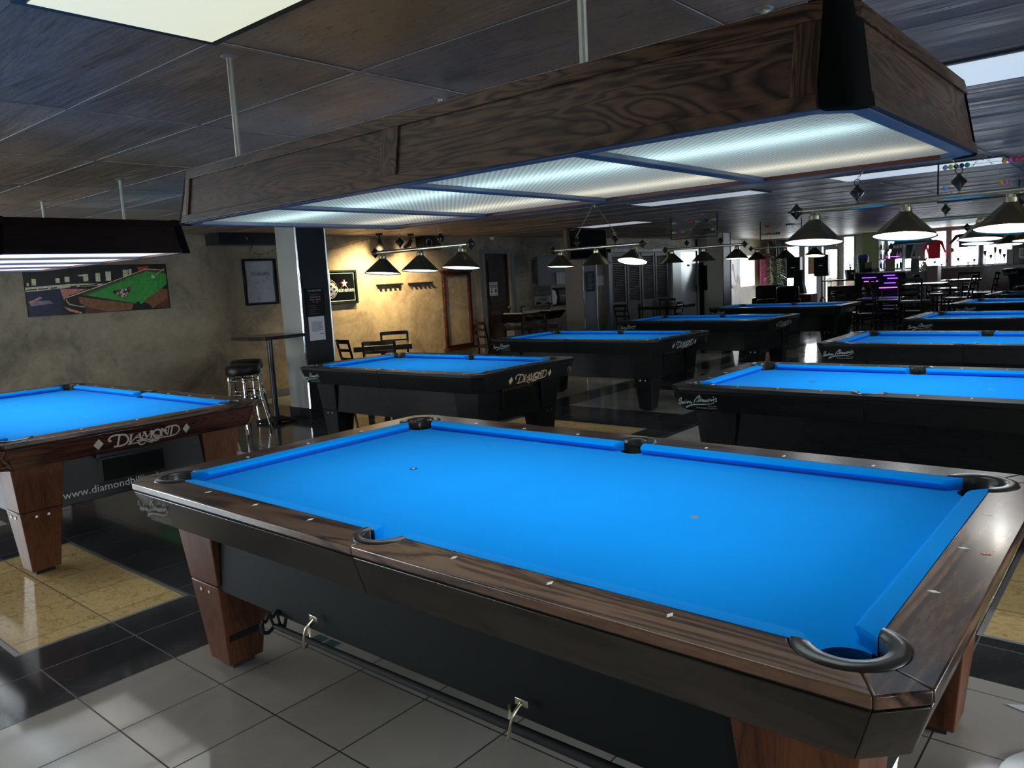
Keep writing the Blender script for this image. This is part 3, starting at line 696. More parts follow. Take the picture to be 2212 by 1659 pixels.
for k, w in enumerate((.09, .09, .12, .07, .15)): mb.add([(-.09, -.045 - k * .024, 0), (-.09 + w, -.045 - k * .024, 0), (-.09 + w, -.041 - k * .024, 0), (-.09, -.041 - k * .024, 0)], [(0, 1, 2, 3)], 1, False, T)
mb.build('lettering', ['white', 'greyink', 'curtain_p'], n1)
n2 = empty('paper_notice', (XF, 4.10, 1.065), math.radians(0), 'white printed sheet taped to the near column below the black board', 'notice')
MB().box(0, .002, -.112, .112, -.142, .142).build('sheet', 'paper', n2)
mb = MB(); T = frame_T((.003, 0, 0), (0, 1, 0), (0, 0, 1))
for k in range(10): mb.add([(-.075, .075 - k * .012, 0), (.08 - (.04 if k == 9 else 0), .075 - k * .012, 0), (.08 - (.04 if k == 9 else 0), .079 - k * .012, 0), (-.075, .079 - k * .012, 0)], [(0, 1, 2, 3)], 0, False, T)
mb.add([(.03, -.07, 0), (.09, -.07, 0), (.09, -.064, 0), (.03, -.064, 0)], [(0, 1, 2, 3)], 0, False, T)
mb.build('printed_lines', 'ink', n2)
# ------------------------------------------------------------------ wood framed light boxes
def light_box(loc, label, wx, wy, rods, wz='oak_z', dif='diff'):
    root = empty('billiard_light_box', loc, 0, label, 'ceiling light')   # origin on the floor below its middle
    hx, hy, zb, zt, ins, c = 1.2825, .575, 1.80, 2.0, .033, .075
    for s in (-1, 1):
        def q(u, z, f, dv=0): return (u, s * (hy - ins * f - dv), z)
        m = MB().loft([q(-hx + c, zb, 0), q(hx - c, zb, 0), q(hx - c, zb, 0, .02), q(-hx + c, zb, 0, .02)], [q(-hx + c + ins, zt, 1), q(hx - c - ins, zt, 1), q(hx - c - ins, zt, 1, .02), q(-hx + c + ins, zt, 1, .02)])
        pn = m.build('side_panel', wx, root, bev=.002)
        # raised frame: rails top and bottom, stiles
        def bar(u0, u1, f0, f1, t=.007, mat=wx, nm='moulding'):
            z0, z1 = zb + (zt - zb) * f0, zb + (zt - zb) * f1
            m = MB().loft([q(u0 + ins * f0 * (1 if u0 < -hx + .2 else 0), z0, f0, -t), q(u1 - ins * f0 * (1 if u1 > hx - .2 else 0), z0, f0, -t), q(u1, z0, f0, .002), q(u0, z0, f0, .002)],
                          [q(u0 + ins * f1 * (1 if u0 < -hx + .2 else 0), z1, f1, -t), q(u1 - ins * f1 * (1 if u1 > hx - .2 else 0), z1, f1, -t), q(u1, z1, f1, .002), q(u0, z1, f1, .002)])
            m.build(nm, mat, pn, bev=.0015)
        bar(-hx + c, hx - c, .82, 1.0); bar(-hx + c, hx - c, 0, .14); bar(-.035, .035, .14, .82, .0065, wz); bar(-hx + c, -hx + c + .05, .14, .82, .0065, wz); bar(hx - c - .05, hx - c, .14, .82, .0065, wz)
        def e(v, z, f, du=0): return (s * (hx - ins * f - du), v, z)
        m = MB().loft([e(-hy + c, zb, 0), e(hy - c, zb, 0), e(hy - c, zb, 0, .02), e(-hy + c, zb, 0, .02)], [e(-hy + c + ins, zt, 1), e(hy - c - ins, zt, 1), e(hy - c - ins, zt, 1, .02), e(-hy + c + ins, zt, 1, .02)])
        pe = m.build('end_panel', wy, root, bev=.002)
        for f0, f1 in ((.82, 1.), (0, .14)):
            z0, z1 = zb + (zt - zb) * f0, zb + (zt - zb) * f1
            MB().loft([e(-hy + c, z0, f0, -.007), e(hy - c, z0, f0, -.007), e(hy - c, z0, f0, .002), e(-hy + c, z0, f0, .002)],
                      [e(-hy + c + ins * f1, z1, f1, -.007), e(hy - c - ins * f1, z1, f1, -.007), e(hy - c, z1, f1, .002), e(-hy + c, z1, f1, .002)]).build('moulding', wy, pe, bev=.0015)
        for t in (-1, 1):
            A = [(s * (hx - c), t * hy), (s * (hx - c * .45), t * (hy - c * .14)), (s * (hx - c * .14), t * (hy - c * .45)), (s * hx, t * (hy - c)), (s * (hx - .03), t * (hy - c)), (s * (hx - c), t * (hy - .03))]
            G = 1.004
            MB().loft([(x * G, y * G, zb - .003) for x, y in A], [((abs(x) - ins) * (1 if x > 0 else -1) * G, (abs(y) - ins) * (1 if y > 0 else -1) * G, zt + .004) for x, y in A]).build('corner_post', 'postblk', root, bev=.002)
    # underside frame
    d = .045
    m = MB()
    def octo(i, cc): return [(-hx + i + cc, -hy + i), (hx - i - cc, -hy + i), (hx - i, -hy + i + cc), (hx - i, hy - i - cc), (hx - i - cc, hy - i), (-hx + i + cc, hy - i), (-hx + i, hy - i - cc), (-hx + i, -hy + i + cc)]
    O_, I_ = octo(.008, c - .01), octo(d, c - .02)
    for k in range(8):
        j = (k + 1) % 8; m.prism([O_[k], O_[j], I_[j], I_[k]], zb - .002, zb + .02)
    m.build('bottom_frame', 'lip', root, bev=.003)
    xs_ = [-hx + d, -.635, 0, .635, hx - d]
    for k in (1, 2, 3): 
        dv = MB().box(xs_[k] - .022, xs_[k] + .022, -hy + d, hy - d, zb - .001, zb + .02).build('divider', 'lip', root, bev=.003)
        MB().box(xs_[k] - .028, xs_[k] - .022, -hy + d, hy - d, zb + .001, zb + .022).build('divider_edge', 'redtrim', dv)
    MB().box(-hx + d, hx - d, hy - d - .006, hy - d, zb - .001, zb + .022).box(-hx + d, hx - d, -hy + d, -hy + d + .006, zb - .001, zb + .022).build('inner_edge', 'redtrim', root)
    for k in range(4): MB().add([(xs_[k] + .02, -hy + d, zb + .012), (xs_[k + 1] - .02, -hy + d, zb + .012), (xs_[k + 1] - .02, hy - d, zb + .012), (xs_[k] + .02, hy - d, zb + .012)], [(0, 1, 2, 3)]).build('diffuser', dif, root)
    MB().box(-hx + .06, hx - .06, -hy + .06, hy - .06, zt - .02, zt - .012).build('reflector', 'inbox', root)
    for y, mt in ((-.22, 'tube_c'), (.30, 'tube_w')):
        for x0, x1 in ((-1.2, -.02), (.02, 1.2)): MB().tube([(x0, y, zb + .085), (x1, y, zb + .085)], .013, 8).build('tube', mt, root)
    for x, y in rods:
        r = MB().tube([(x, y, zt - .03), (x, y, CZ)], .0105, 10).build('suspension_rod', 'rod', root)
        MB().lathe([(.0001, CZ - .006), (.022, CZ - .006), (.03, CZ - .001), (.03, CZ)], 14, 0, Matrix.Translation((x, y, 0))).build('flange', 'rod', r)
    return root
R4 = [(-.84, -.56 + .03), (.66, -.53), (-.83, .5), (.67, .5)]
light_box((1.27, .628, 0), 'dark oak box light with ribbed diffusers hanging over the foreground table', 'oak_x', 'oak_y', R4)
light_box((-3.09, .50, 0), 'box light in shade-darkened wood hanging over the reddish table at far left', 'mah_x', 'mah_y', [(-.87, .48), (.52, .5), (-.87, -.5), (.52, -.5)], 'mah_z', 'diff_l')

# ------------------------------------------------------------------ brass three shade lamps
def brass_lamp(loc, rz, label, lit, tilt=(6, 6, 6)):
    root = empty('billiard_lamp', loc, rz, label, 'ceiling light', 'three-shade brass lamps over the black tables')
    zb = 1.845
    MB().tube([(-.60, 0, zb), (.60, 0, zb)], .018, 14).build('bar', 'brass2', root)
    for s in (-1, 1):
        m = MB(); T = Matrix.Translation((s * .635, 0, zb))
        m.lathe([(.0001, -.052), (.006, -.045), (.018, -.030), (.038, -.008), (.040, 0), (.038, .008), (.018, .030), (.006, .045), (.0001, .052)], 16, 0, T @ Matrix.Rotation(0, 4, 'X'))
        m.lathe([(.016, -.045), (.024, -.02), (.03, 0), (.01, .035), (.0001, .06)], 14, 0, Matrix.Translation((s * .635, 0, zb)) @ Matrix.Rotation(s * PI / 2, 4, 'Y'))
        m.build('finial', 'knob', root)
        x = s * .27
        m = MB(); m.lathe([(.0001, 1.872), (.006, 1.875), (.012, 1.888), (.038, 1.918), (.041, 1.924), (.038, 1.93), (.014, 1.955), (.009, 1.965), (.0001, 1.968)], 14, 0, Matrix.Translation((x, 0, 0)))
        m.tube([(x, 0, zb), (x, 0, 1.875)], .006, 8)
        m.tube([(x + .018 * math.cos(t * PI / 6), 0, 1.985 + .018 * math.sin(t * PI / 6)) for t in range(12)], .0025, 6, 0, False, None, True)
        m.build('mount_knob', 'knob', root)
        # chain to the ceiling hook
        m = MB(); A = Vector((x, 0, 2.0)); B = Vector((s * .02, 0, CZ - .01)); n = 16; d = (B - A) / n
        for k in range(n):
            c = A + d * (k + .5); u = d.normalized(); w = Vector((0, 1, 0)) if k % 2 else u.cross(Vector((0, 1, 0)))
            m.tube([c + u * d.length * .62 * math.cos(t * PI / 4) + w * .006 * math.sin(t * PI / 4) for t in range(8)], .0016, 5, 0, False, None, True)
        m.build('chain', 'brass', root)
    MB().tube([(0, 0, CZ), (0, 0, CZ - .02), (.012, 0, CZ - .03), (0, 0, CZ - .04)], .004, 6).build('ceiling_hook', 'brass', root)
    for k, x in enumerate((-.52, 0, .52)):
        T = Matrix.Translation((x, 0, 1.835)) @ Matrix.Rotation(R(-tilt[k]), 4, 'X') @ Matrix.Translation((0, 0, -1.835))
        sh = MB().lathe([(.030, 1.795), (.034, 1.782), (.052, 1.765), (.172, 1.648), (.176, 1.640), (.174, 1.640), (.168, 1.648)], 40, 0, T).build('shade', 'spun', root, sharp=60)
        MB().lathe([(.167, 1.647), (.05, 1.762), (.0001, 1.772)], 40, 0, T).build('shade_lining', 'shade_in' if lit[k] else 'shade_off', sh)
        MB().lathe([(.0001, 1.835), (.012, 1.835), (.026, 1.826), (.030, 1.808), (.036, 1.806), (.036, 1.784), (.030, 1.780)], 20, 0, T).build('shade_neck', 'brass2', sh)
        if lit[k]: MB().ball(T @ Vector((0, 0, 1.70)), .028, 0, 12, (1, 1, 1.25)).build('bulb', 'bulb', sh)
    return root
R = math.radians
TILT = [(6, 5, 6), (4, -2, 15), (-1, -1, 4), (-1, -1, 9), (7, 8, 8), (1, 6, 6), (6, 6, 6), (6, 6, 6)]
for loc, rz, lab, lit in (
    ((-2.33, 3.55, 0), R(.8), 'three-shade brass lamp over the table numbered 12', (1, 1, 1)),
    ((-2.27, 6.35, 0), R(.9), 'three-shade brass lamp whose right shade tilts towards the camera, on chains below the television', (1, 0, 1)),
    ((-2.36, 9.33, 0), R(1), 'three-shade brass lamp over the third table of the left row, only its right shade lit', (0, 0, 1)),
    ((-2.34, 12.5, 0), R(1.5), 'three-shade brass lamp over the last table of the left row', (0, 0, 1)),
    ((1.79, 3.55, 0), R(.5), 'largest three-shade brass lamp at right, over the first black table behind the walnut one', (1, 1, 1)),
    ((1.72, 6.3, 0), R(.8), 'three-shade brass lamp behind the largest brass lamp', (0, 1, 1)),
    ((1.72, 9.3, 0), R(.4), 'three-shade brass lamp third in the right-hand row', (1, 1, 1)),
    ((1.6, 12.6, 0), 0, 'farthest three-shade brass lamp of the right-hand row', (1, 1, 1))):
    brass_lamp(loc, rz, lab, lit, TILT.pop(0))

# ------------------------------------------------------------------ scoring bead frames
BC = {}
for k, c in dict(y=(.62, .68, .10), b=(.18, .42, .75), r=(.62, .05, .12), p=(.62, .13, .45), o=(.85, .42, .06), t=(.03, .32, .24), n=(.02, .05, .25), k=(.01, .01, .015)).items(): BC[k] = plain('bead_' + k, c, .25, nz=.03)
def bead_frame(loc, label, rows):
    root = empty('scoring_bead_frame', loc, 0, label, 'scoring beads', 'bead frames hanging from the ceiling')
    m = MB(); w, z0, z1 = .385, 2.0, CZ
    for s in (-1, 1): m.box(s * w - .006, s * w + .006, -.006, .006, z0, z1)
    m.box(-w, w, -.006, .006, z0 - .006, z0 + .006); m.build('frame', 'blackm', root)
    for zi, (z, beads) in enumerate(rows):
        MB().tube([(-w, 0, z), (w, 0, z)], .0015, 5).build('wire', 'blackm', root)
        for x, c in beads: MB().ball((x, 0, z), .0215, 0, 10).build('bead', BC[c], root)
def run(x, s): return [(x + i * .043, c) for i, c in enumerate(s)]
bead_frame((-2.6, 9.5, 0), 'black bead frame over the third table of the left row', [(2.245, run(-.345, 'yb') + run(-.08, 'rp') + run(.06, 'ot') + run(.2, 'nk') + run(.315, 'yb')), (2.105, run(-.345, 'ybrpot') + run(.2, 'nk') + run(.315, 'yb'))])
bead_frame((-2.56, 12.85, 0), 'black bead frame over the last table of the left row', [(2.245, run(-.33, 'yrro') + run(.12, 'nnky')), (2.105, run(-.33, 'ybrrotnk'))])
bead_frame((1.73, 6.5, 0), 'black bead frame above the second black table of the right-hand row', [(2.30, run(-.33, 'byknt') + run(.12, 'oprr')), (2.12, run(-.33, 'b') + run(.1, 'op'))])
bead_frame((1.98, 9.35, 0), 'black bead frame farther back at the right edge', [(2.24, run(-.36, 'ykbtoprr')), (2.08, run(-.33, 'b'))])

# ------------------------------------------------------------------ ceiling light panels
def lens(x0, x1, y0, y1, mat, label, ribs=False):
    o = tag(MB().box(x0, x1, y0, y1, CZ - .012, CZ + .01).build('ceiling_light', 'colblk'), label, 'ceiling light')
    MB().add([(x0 + .03, y0 + .03, CZ - .014), (x1 - .03, y0 + .03, CZ - .014), (x1 - .03, y1 - .03, CZ - .014), (x0 + .03, y1 - .03, CZ - .014)], [(0, 1, 2, 3)]).build('lens', mat, o)
lens(.55, 1.769, -.62, -.02, 'panel_cream', 'large cream ceiling lens at the upper left')
lens(1.77, 2.98, 2.44, 3.04, 'panel_cool', 'cool white ceiling light at the upper right, past the oak box light')
lens(.36, 1.85, 6.48, 7.08, 'panel_cool', 'cool ceiling light seen just below the right end of the oak box light')
lens(-2.05, -.5, 6.72, 7.28, 'panel_dim', 'dim ceiling lens in the middle, behind the oak box light')
lens(-4.75, -3.55, 9.40, 10.0, 'panel_dim', 'dim ceiling lens above the slate grey column with the television')

# ------------------------------------------------------------------ cue bridge and its hooks
cb = empty('mechanical_bridge', (.62, -.04, .33), 0, 'black bridge stick resting on two hooks under the foreground table', 'cue bridge')
MB().tube([(.02, 0, 0), (1.9, .018, 0)], [.010, .017], 12).build('shaft', 'blackm', cb)
m = MB(); T = frame_T((-.03, 0, .01), (.25, -.97, 0), (.1, 0, 1))
ol = [(-.05, -.04), (-.062, .0), (-.05, .034), (-.03, .022), (-.012, .042), (.008, .026), (.026, .044), (.042, .024), (.062, .03), (.055, -.012), (.03, -.024), (.0, -.012), (-.03, -.02)]
for a_, b_ in zip(ol, ol[1:] + ol[:1]): m.tube([(a_[0], a_[1], 0), (b_[0], b_[1], 0)], .007, 8, 0, True, T)
m.tube([(-.03, -.02, 0), (-.012, .042, 0)], .005, 8, 0, True, T); m.tube([(0, -.012, 0), (.026, .044, 0)], .005, 8, 0, True, T)
m.tube([(-.03, 0, .0), (.03, 0, 0)], .009, 8)
m.build('bridge_head', 'blackm', cb)
for x in (.84, 1.75):
    h = empty('bridge_hook', (x, -.04, .42), 0, 'brass hook screwed to the cabinet side, holding the bridge stick near its %s' % ('forked head' if x < 1 else 'middle'), 'hook')
    MB().box(-.022, .022, -.004, 0, -.008, .012).build('plate', 'brass2', h, bev=.002)
    MB().tube(catmull([(0, -.004, .0), (-.01, -.03, -.03), (-.025, -.032, -.09), (-.045, -.015, -.112), (-.06, .012, -.095), (-.062, .02, -.05), (-.055, .01, -.03)]), .0045, 8).build('hook_wire', 'brass2', h)
# floor objects at lower right
tb = empty('pedestal_base', (2.9, 1.02, 0), 0, 'round grey metal pedestal base at the lower right corner', 'stand')
MB().lathe([(.0001, .05), (.03, .05), (.05, .035), (.19, .02), (.23, .012), (.235, 0)], 40).build('base', 'steel', tb); MB().tube([(0, 0, .03), (0, 0, .7)], .028, 16).build('post', 'blackm', tb)
pw = tag(MB().prism([(2.63, 1.44), (2.86, 1.36), (2.92, 1.52), (2.74, 1.50)], .001, .003).build('paper_scrap', 'paper'), 'white triangular paper scrap on the floor at the right edge', 'paper')

# ------------------------------------------------------------------ seating
def dining_chair(loc, rz, label, group, h=0, proto={}):
    key = h
    if key in proto: return dup(proto[key], loc, rz, label, group)
    root = empty('dining_chair' if not h else 'high_chair', loc, rz, label, 'chair', group); proto[key] = root
    sz = .45 + h
    m = MB().prism([(-.20, -.20), (.20, -.20), (.185, .20), (-.185, .20)], sz - .02, sz + .025); m.build('seat', 'vinyl', root, bev=.012)
    for s in (-1, 1):
        MB().tube([(s * .185, -.185, 0), (s * .185, -.18, sz - .02)], .015, 8).build('leg', 'chair', root)
        MB().tube([(s * .175, .25, 0), (s * .175, .185, sz - .02)], .015, 8).build('leg', 'chair', root)
        MB().tube([(s * .175, .185, sz - .02), (s * .18, .20, sz + .12), (s * .19, .26, sz + .41)], .016, 8).build('back_post', 'chair', root)
    for z in (.395, .285, .17):
        m = MB(); n = 8
        for k in range(n):
            x0, x1 = -.19 + .38 * k / n, -.19 + .38 * (k + 1) / n; f = lambda x: .20 + (z - .12) * .19 + .045 * (1 - (x / .19) ** 2)
            dz = .026 if z > .39 else .018
            m.loft([(x0, f(x0) - .008, sz + z - dz), (x0, f(x0) + .008, sz + z - dz), (x0, f(x0) + .008, sz + z + dz), (x0, f(x0) - .008, sz + z + dz)],
                   [(x1, f(x1) - .008, sz + z - dz), (x1, f(x1) + .008, sz + z - dz), (x1, f(x1) + .008, sz + z + dz), (x1, f(x1) - .008, sz + z + dz)])
        m.build('back_slat', 'chair', root)
    for z in ((.22,) if not h else (.3, .5)):
        MB().tube([(-.185, -.183, z), (.185, -.183, z)], .009, 8).build('stretcher', 'chair', root)
        for s in (-1, 1): MB().tube([(s * .185, -.183, z + .03), (s * .176, .225, z + .03)], .009, 8).build('stretcher', 'chair', root)
    return root
def table(nm, loc, rz, label, h, sx, sy, foot=.28, mat='tabletop', cat='table'):
    root = empty(nm, loc, rz, label, cat)
    MB().box(-sx / 2, sx / 2, -sy / 2, sy / 2, h - (.04 if nm == 'high_table' else .065), h).build('tabletop', mat, root, bev=.004)
    MB().tube([(0, 0, .03), (0, 0, h - .04)], .034, 16).build('post', 'blackm' if nm != 'high_table' else 'polepaint', root)
    m = MB(); m.lathe([(.0001, .075), (.075, .07), (.10, .055), (.10, .03), (.04, .03)], 24)
    for k in range(4):
        a_ = k * PI / 2 + PI / 4; m.tube([(0, 0, .04), (foot * math.cos(a_), foot * math.sin(a_), .02)], [.035, .02], 10)
    m.build('base', 'blackm', root); return root
M['polepaint'] = plain('semi_gloss_black_pole', (.02, .025, .027), .22)
table('high_table', (-5.0, 3.57, 0), R(6), 'tall square bar table on a black pole beside the near column', 1.03, .60, .60, .23)
def bar_stool(loc, rz, label):
    root = empty('bar_stool', loc, rz, label, 'stool', 'chrome bar stools by the tall bar table')
    zs = .745
    MB().lathe([(.0001, zs), (.12, zs), (.172, zs - .008), (.186, zs - .03), (.188, zs - .085), (.18, zs - .105), (.0001, zs - .105)], 36).build('seat', 'vinyl', root)
    for k in range(4):
        a_ = PI / 4 + k * PI / 2; c, s = math.cos(a_), math.sin(a_)
        pts = [(0.02 * c, .02 * s, zs - .112), (.10 * c, .10 * s, zs - .112), (.145 * c, .145 * s, zs - .125), (.16 * c, .16 * s, zs - .16), (.163 * c, .163 * s, zs - .30), (.172 * c, .172 * s, .36), (.225 * c, .225 * s, .09), (.235 * c, .235 * s, .0)]
        lg = MB().tube(catmull(pts, 4), .0115, 10).build('leg', 'chrome', root)
        MB().tube([(.229 * c, .229 * s, .06), (.236 * c, .236 * s, 0)], .0145, 10).build('foot_cap', 'chrome', lg)
    for z, r in ((.60 - .02, .155), (.38, .165), (.34, .185)):
        MB().tube([(r * math.cos(t * PI / 14), r * math.sin(t * PI / 14), z) for t in range(28)], .009, 8, 0, False, None, True).build('foot_ring', 'chrome', root)
    return root
bar_stool((-4.80, 3.08, 0), R(10), 'nearer chrome bar stool with round black seat by the tall table')
bar_stool((-5.36, 3.46, 0), R(35), 'farther chrome bar stool, its black seat behind the table pole')

G1 = 'dining chairs around the table behind table 12'
table('dining_table', (-5.02, 5.28, 0), R(50), 'dark dining table behind the table numbered 12', .765, .75, .75)
dining_chair((-5.06, 4.95, 0), R(165), 'dark chair at the left end of the first dining table, beside the near column', G1)
dining_chair((-4.50, 4.80, 0), R(-134), 'dark chair with its curved slatted back to the camera at the first dining table', G1)
dining_chair((-5.38, 5.80, 0), R(48), 'dark chair on the wall side of the first dining table', G1)
table('dining_table', (-5.3, 8.75, 0), R(45), 'dark brown dining table in front of the dark door', .76, .85, .85)
G2 = 'dining chairs around the table by the dark door'
dining_chair((-5.55, 8.1, 0), R(160), 'dark chair left of the table by the dark door, below the framed wall panel', G2)
dining_chair((-4.75, 8.15, 0), R(-135), 'dark chair with its back to the camera at the table by the dark door', G2)
dining_chair((-5.75, 9.45, 0), R(40), 'dark chair beyond the table, in front of the sinks', G2)
table('dining_table', (-5.7, 14.2, 0), R(0), 'dark dining table in front of the louvered doors', .76, .8, 1.2)
G3 = 'dining chairs by the louvered doors'
dining_chair((-5.9, 12.9, 0), R(170), 'dark ladder-back chair nearest the slate grey column', G3)
dining_chair((-5.2, 13.4, 0), R(-85), 'dark ladder-back chair on the room side of the table by the louvered doors', G3)
dining_chair((-6.2, 15.0, 0), R(15), 'dark chair on the far side of the table by the louvered doors', G3)
# cluster in front of the bar
G4 = 'dining chairs in front of the bar'
table('dining_table', (-1.55, 15.6, 0), R(4), 'dark dining table nearest the camera in front of the bar', .75, .8, .8)
for x, y, r, l in ((-2.15, 15.35, 95, 'left of the nearest table in front of the bar'), (-1.6, 14.95, 180, 'on the near side of the nearest table in front of the bar'), (-.95, 15.6, -90, 'right of the nearest table in front of the bar'), (-1.6, 16.35, 0, 'behind the nearest table in front of the bar')):
    dining_chair((x, y, 0), R(r), 'dark dining chair ' + l, G4)
table('dining_table', (-1.35, 17.9, 0), R(4), 'second dark dining table in front of the bar', .75, .8, .8)
for x, y, r, l in ((-2.0, 17.7, 95, 'left of the second table in front of the bar'), (-1.35, 17.25, 180, 'near side of the second table in front of the bar'), (-.7, 17.9, -90, 'right of the second table in front of the bar')):
    dining_chair((x, y, 0), R(r), 'dark dining chair ' + l, G4)
table('dining_table', (-1.15, 20.0, 0), R(4), 'third dark dining table, closest to the purple lit bar', .75, .8, .8)
for x, y, r, l in ((-1.8, 19.9, 95, 'left of the third table, closest to the bar'), (-1.15, 19.3, 180, 'near side of the third table, closest to the bar'), (-2.55, 16.6, 60, 'standing alone left of the bar tables'), (-2.45, 18.6, 140, 'standing alone in front of the bar shelves')):
    dining_chair((x, y, 0), R(r), 'dark dining chair ' + l, G4)
G5 = 'tall chairs among the high tables'
table('high_table', (-.45, 14.3, 0), R(4), 'high table with pale reflective top left of the stacked-looking chairs', 1.05, .65, .65)
table('high_table', (-.20, 16.1, 0), R(4), 'high table farthest right among the chairs, close to the wainscot', 1.05, .65, .65)
for x, y, r, l in ((-1.05, 14.1, 92, 'left of the nearer high table'), (-.5, 13.65, 180, 'near side of the nearer high table'), (.05, 14.45, -90, 'right of the nearer high table'), (-.8, 16.3, 90, 'left of the farther high table'), (.12, 16.35, -90, 'right of the farther high table'), (-.25, 16.85, 0, 'behind the farther high table')):
    dining_chair((x, y, 0), R(r), 'tall black chair ' + l, G5, .30)

# ------------------------------------------------------------------ things on the left wall
W = XL + .001
def onwall(name, y, z, label, cat, group=None): return empty(name, (XL, y, z), 0, label, cat, group)
def TW(x): return frame_T((x, 0, 0), (0, 1, 0), (0, 0, 1))
def lay(mb, pts, mi, T, d): mb.add([(x, y, d) for x, y in pts], [tuple(range(len(pts)))], mi, False, T)
# billiard painting; canvas coords from a 1.85 x .58 grid
pt = onwall('billiard_painting', 2.575, 1.675, 'wide unframed painting of a green pool table hung on the plaster wall', 'painting')
PW, PH = 1.66, .575
PC = dict(p_black=(.012, .011, .010), p_green=(.06, .42, .07), p_dgreen=(.03, .22, .045), p_brown=(.30, .125, .055), p_dbrown=(.14, .055, .028), p_cream=(.95, .80, .55), p_navy=(.02, .025, .07), p_pink=(.75, .27, .22), p_white=(.75, .75, .72), p_red=(.55, .06, .02), p_lav=(.28, .25, .35), p_yellow=(.6, .5, .08))
for k, c in PC.items(): M[k] = plain(k, c, .45, nz=.25, nscale=25)
MB().box(.002, .03, -PW / 2, PW / 2, -PH / 2, PH / 2).build('canvas', 'p_black', pt)
keys = list(PC); mb = MB(); T = TW(.0305)
def pp(x, y):   # picture coords -> canvas; x 155..2010 of the wall view, skew removed
    u = (x - 155 - (y - 350) * .06) / 1845.; top = 60 - 10 * u; bot = 795 - 95 * u
    return (-PW / 2 + PW * max(0, min(1, u)), PH / 2 - PH * max(0, min(1, (y - top) / (bot - top))))
def P(k, pts, d=0): lay(mb, [pp(*q) for q in pts], keys.index(k), T, d)
P('p_navy', [(155, 400), (600, 380), (560, 780), (180, 800)], .0003)
P('p_pink', [(560, 390), (900, 400), (640, 500), (600, 560)], .0005); P('p_lav', [(190, 560), (430, 560), (470, 600), (210, 640)], .0006); P('p_pink', [(180, 580), (320, 500), (350, 520), (200, 600)], .0007)
P('p_cream', [(155, 365), (650, 325), (900, 320), (1130, 330), (1050, 352), (700, 370), (280, 420), (155, 425)], .0004)
for x in (165, 300, 450, 690, 800, 880, 950): P('p_black', [(x, 395 - (x - 165) * .075), (x + 60 + (60 if x < 400 else 20), 386 - (x - 165) * .075), (x + 60 + (60 if x < 400 else 20), 402 - (x - 165) * .075), (x, 411 - (x - 165) * .075)], .0008)
for x, y, w, h in ((232, 240, 50, 95), (512, 238, 50, 65), (622, 218, 60, 78), (855, 185, 60, 105), (1010, 170, 60, 125), (1140, 150, 70, 135), (1370, 130, 70, 120), (1450, 120, 40, 90), (175, 295, 22, 50)):
    P('p_cream', [(x, y), (x + w, y), (x + w, y + h), (x, y + h)], .0006)
P('p_cream', [(785, 195), (915, 183), (915, 215), (800, 215)], .0007); P('p_red', [(1565, 95), (1730, 80), (1730, 130), (1600, 155)], .0006)
P('p_dbrown', [(1090, 345), (1690, 125), (1960, 150), (1960, 200), (1700, 160), (830, 470), (640, 520)], .0009)
P('p_cream', [(630, 515), (1090, 345), (1690, 118), (1960, 138), (1960, 145), (1690, 128), (1100, 352), (640, 525)], .0014)
P('p_green', [(830, 485), (1400, 260), (1700, 155), (1975, 195), (1975, 350), (1600, 635), (1500, 610), (1150, 545)], .0012)
P('p_dgreen', [(830, 488), (1400, 262), (1410, 275), (900, 492), (1540, 620), (1520, 628)], .0016)
P('p_brown', [(780, 510), (1490, 625), (1470, 720), (1150, 735), (860, 660), (790, 600)], .0013)
P('p_brown', [(1630, 600), (1900, 410), (1985, 420), (1985, 560), (1760, 700), (1720, 640)], .0013); P('p_dbrown', [(860, 665), (1250, 735), (860, 755)], .0012); P('p_dbrown', [(1800, 690), (1990, 560), (2005, 690)], .0012)
P('p_black', [(640, 530), (780, 545), (780, 640), (660, 600)], .0015); P('p_black', [(1490, 640), (1700, 620), (1735, 700), (1475, 718)], .0016)
P('p_pink', [(590, 650), (660, 680), (820, 740), (800, 760), (660, 720)], .0014); P('p_cream', [(640, 515), (632, 560), (670, 615), (850, 660), (850, 670), (660, 625), (622, 560)], .0017)
for i, c in enumerate(['p_red', 'p_white', 'p_navy', 'p_white', 'p_navy', 'p_yellow', 'p_red', 'p_white', 'p_white', 'p_yellow', 'p_navy', 'p_yellow', 'p_red', 'p_white', 'p_lav']):
    r_ = 0; k = i
    while k > r_: k -= r_ + 1; r_ += 1
    cx = 1445 - r_ * 48 + k * 32; cy = 405 + r_ * 18 + k * 14 - r_ * 6 + k * 6
    P('p_black', [(cx + 27 * math.cos(t * PI / 4), cy + 27 * math.sin(t * PI / 4)) for t in range(8)], .0018 + i * .00004)
    P(c, [(cx + 19 * math.cos(t * PI / 5), cy + 19 * math.sin(t * PI / 5)) for t in range(10)], .0026)
P('p_white', [(1790 + 26 * math.cos(t * PI / 8), 235 + 28 * math.sin(t * PI / 8)) for t in range(16)], .002); P('p_cream', [(1825, 205), (1950, 118), (1953, 124), (1828, 212)], .002)
P('p_black', [(1560 + 28 * math.cos(t * PI / 6), 615 + 20 * math.sin(t * PI / 6)) for t in range(12)], .0019)
mb.build('painted_scene', keys, pt)
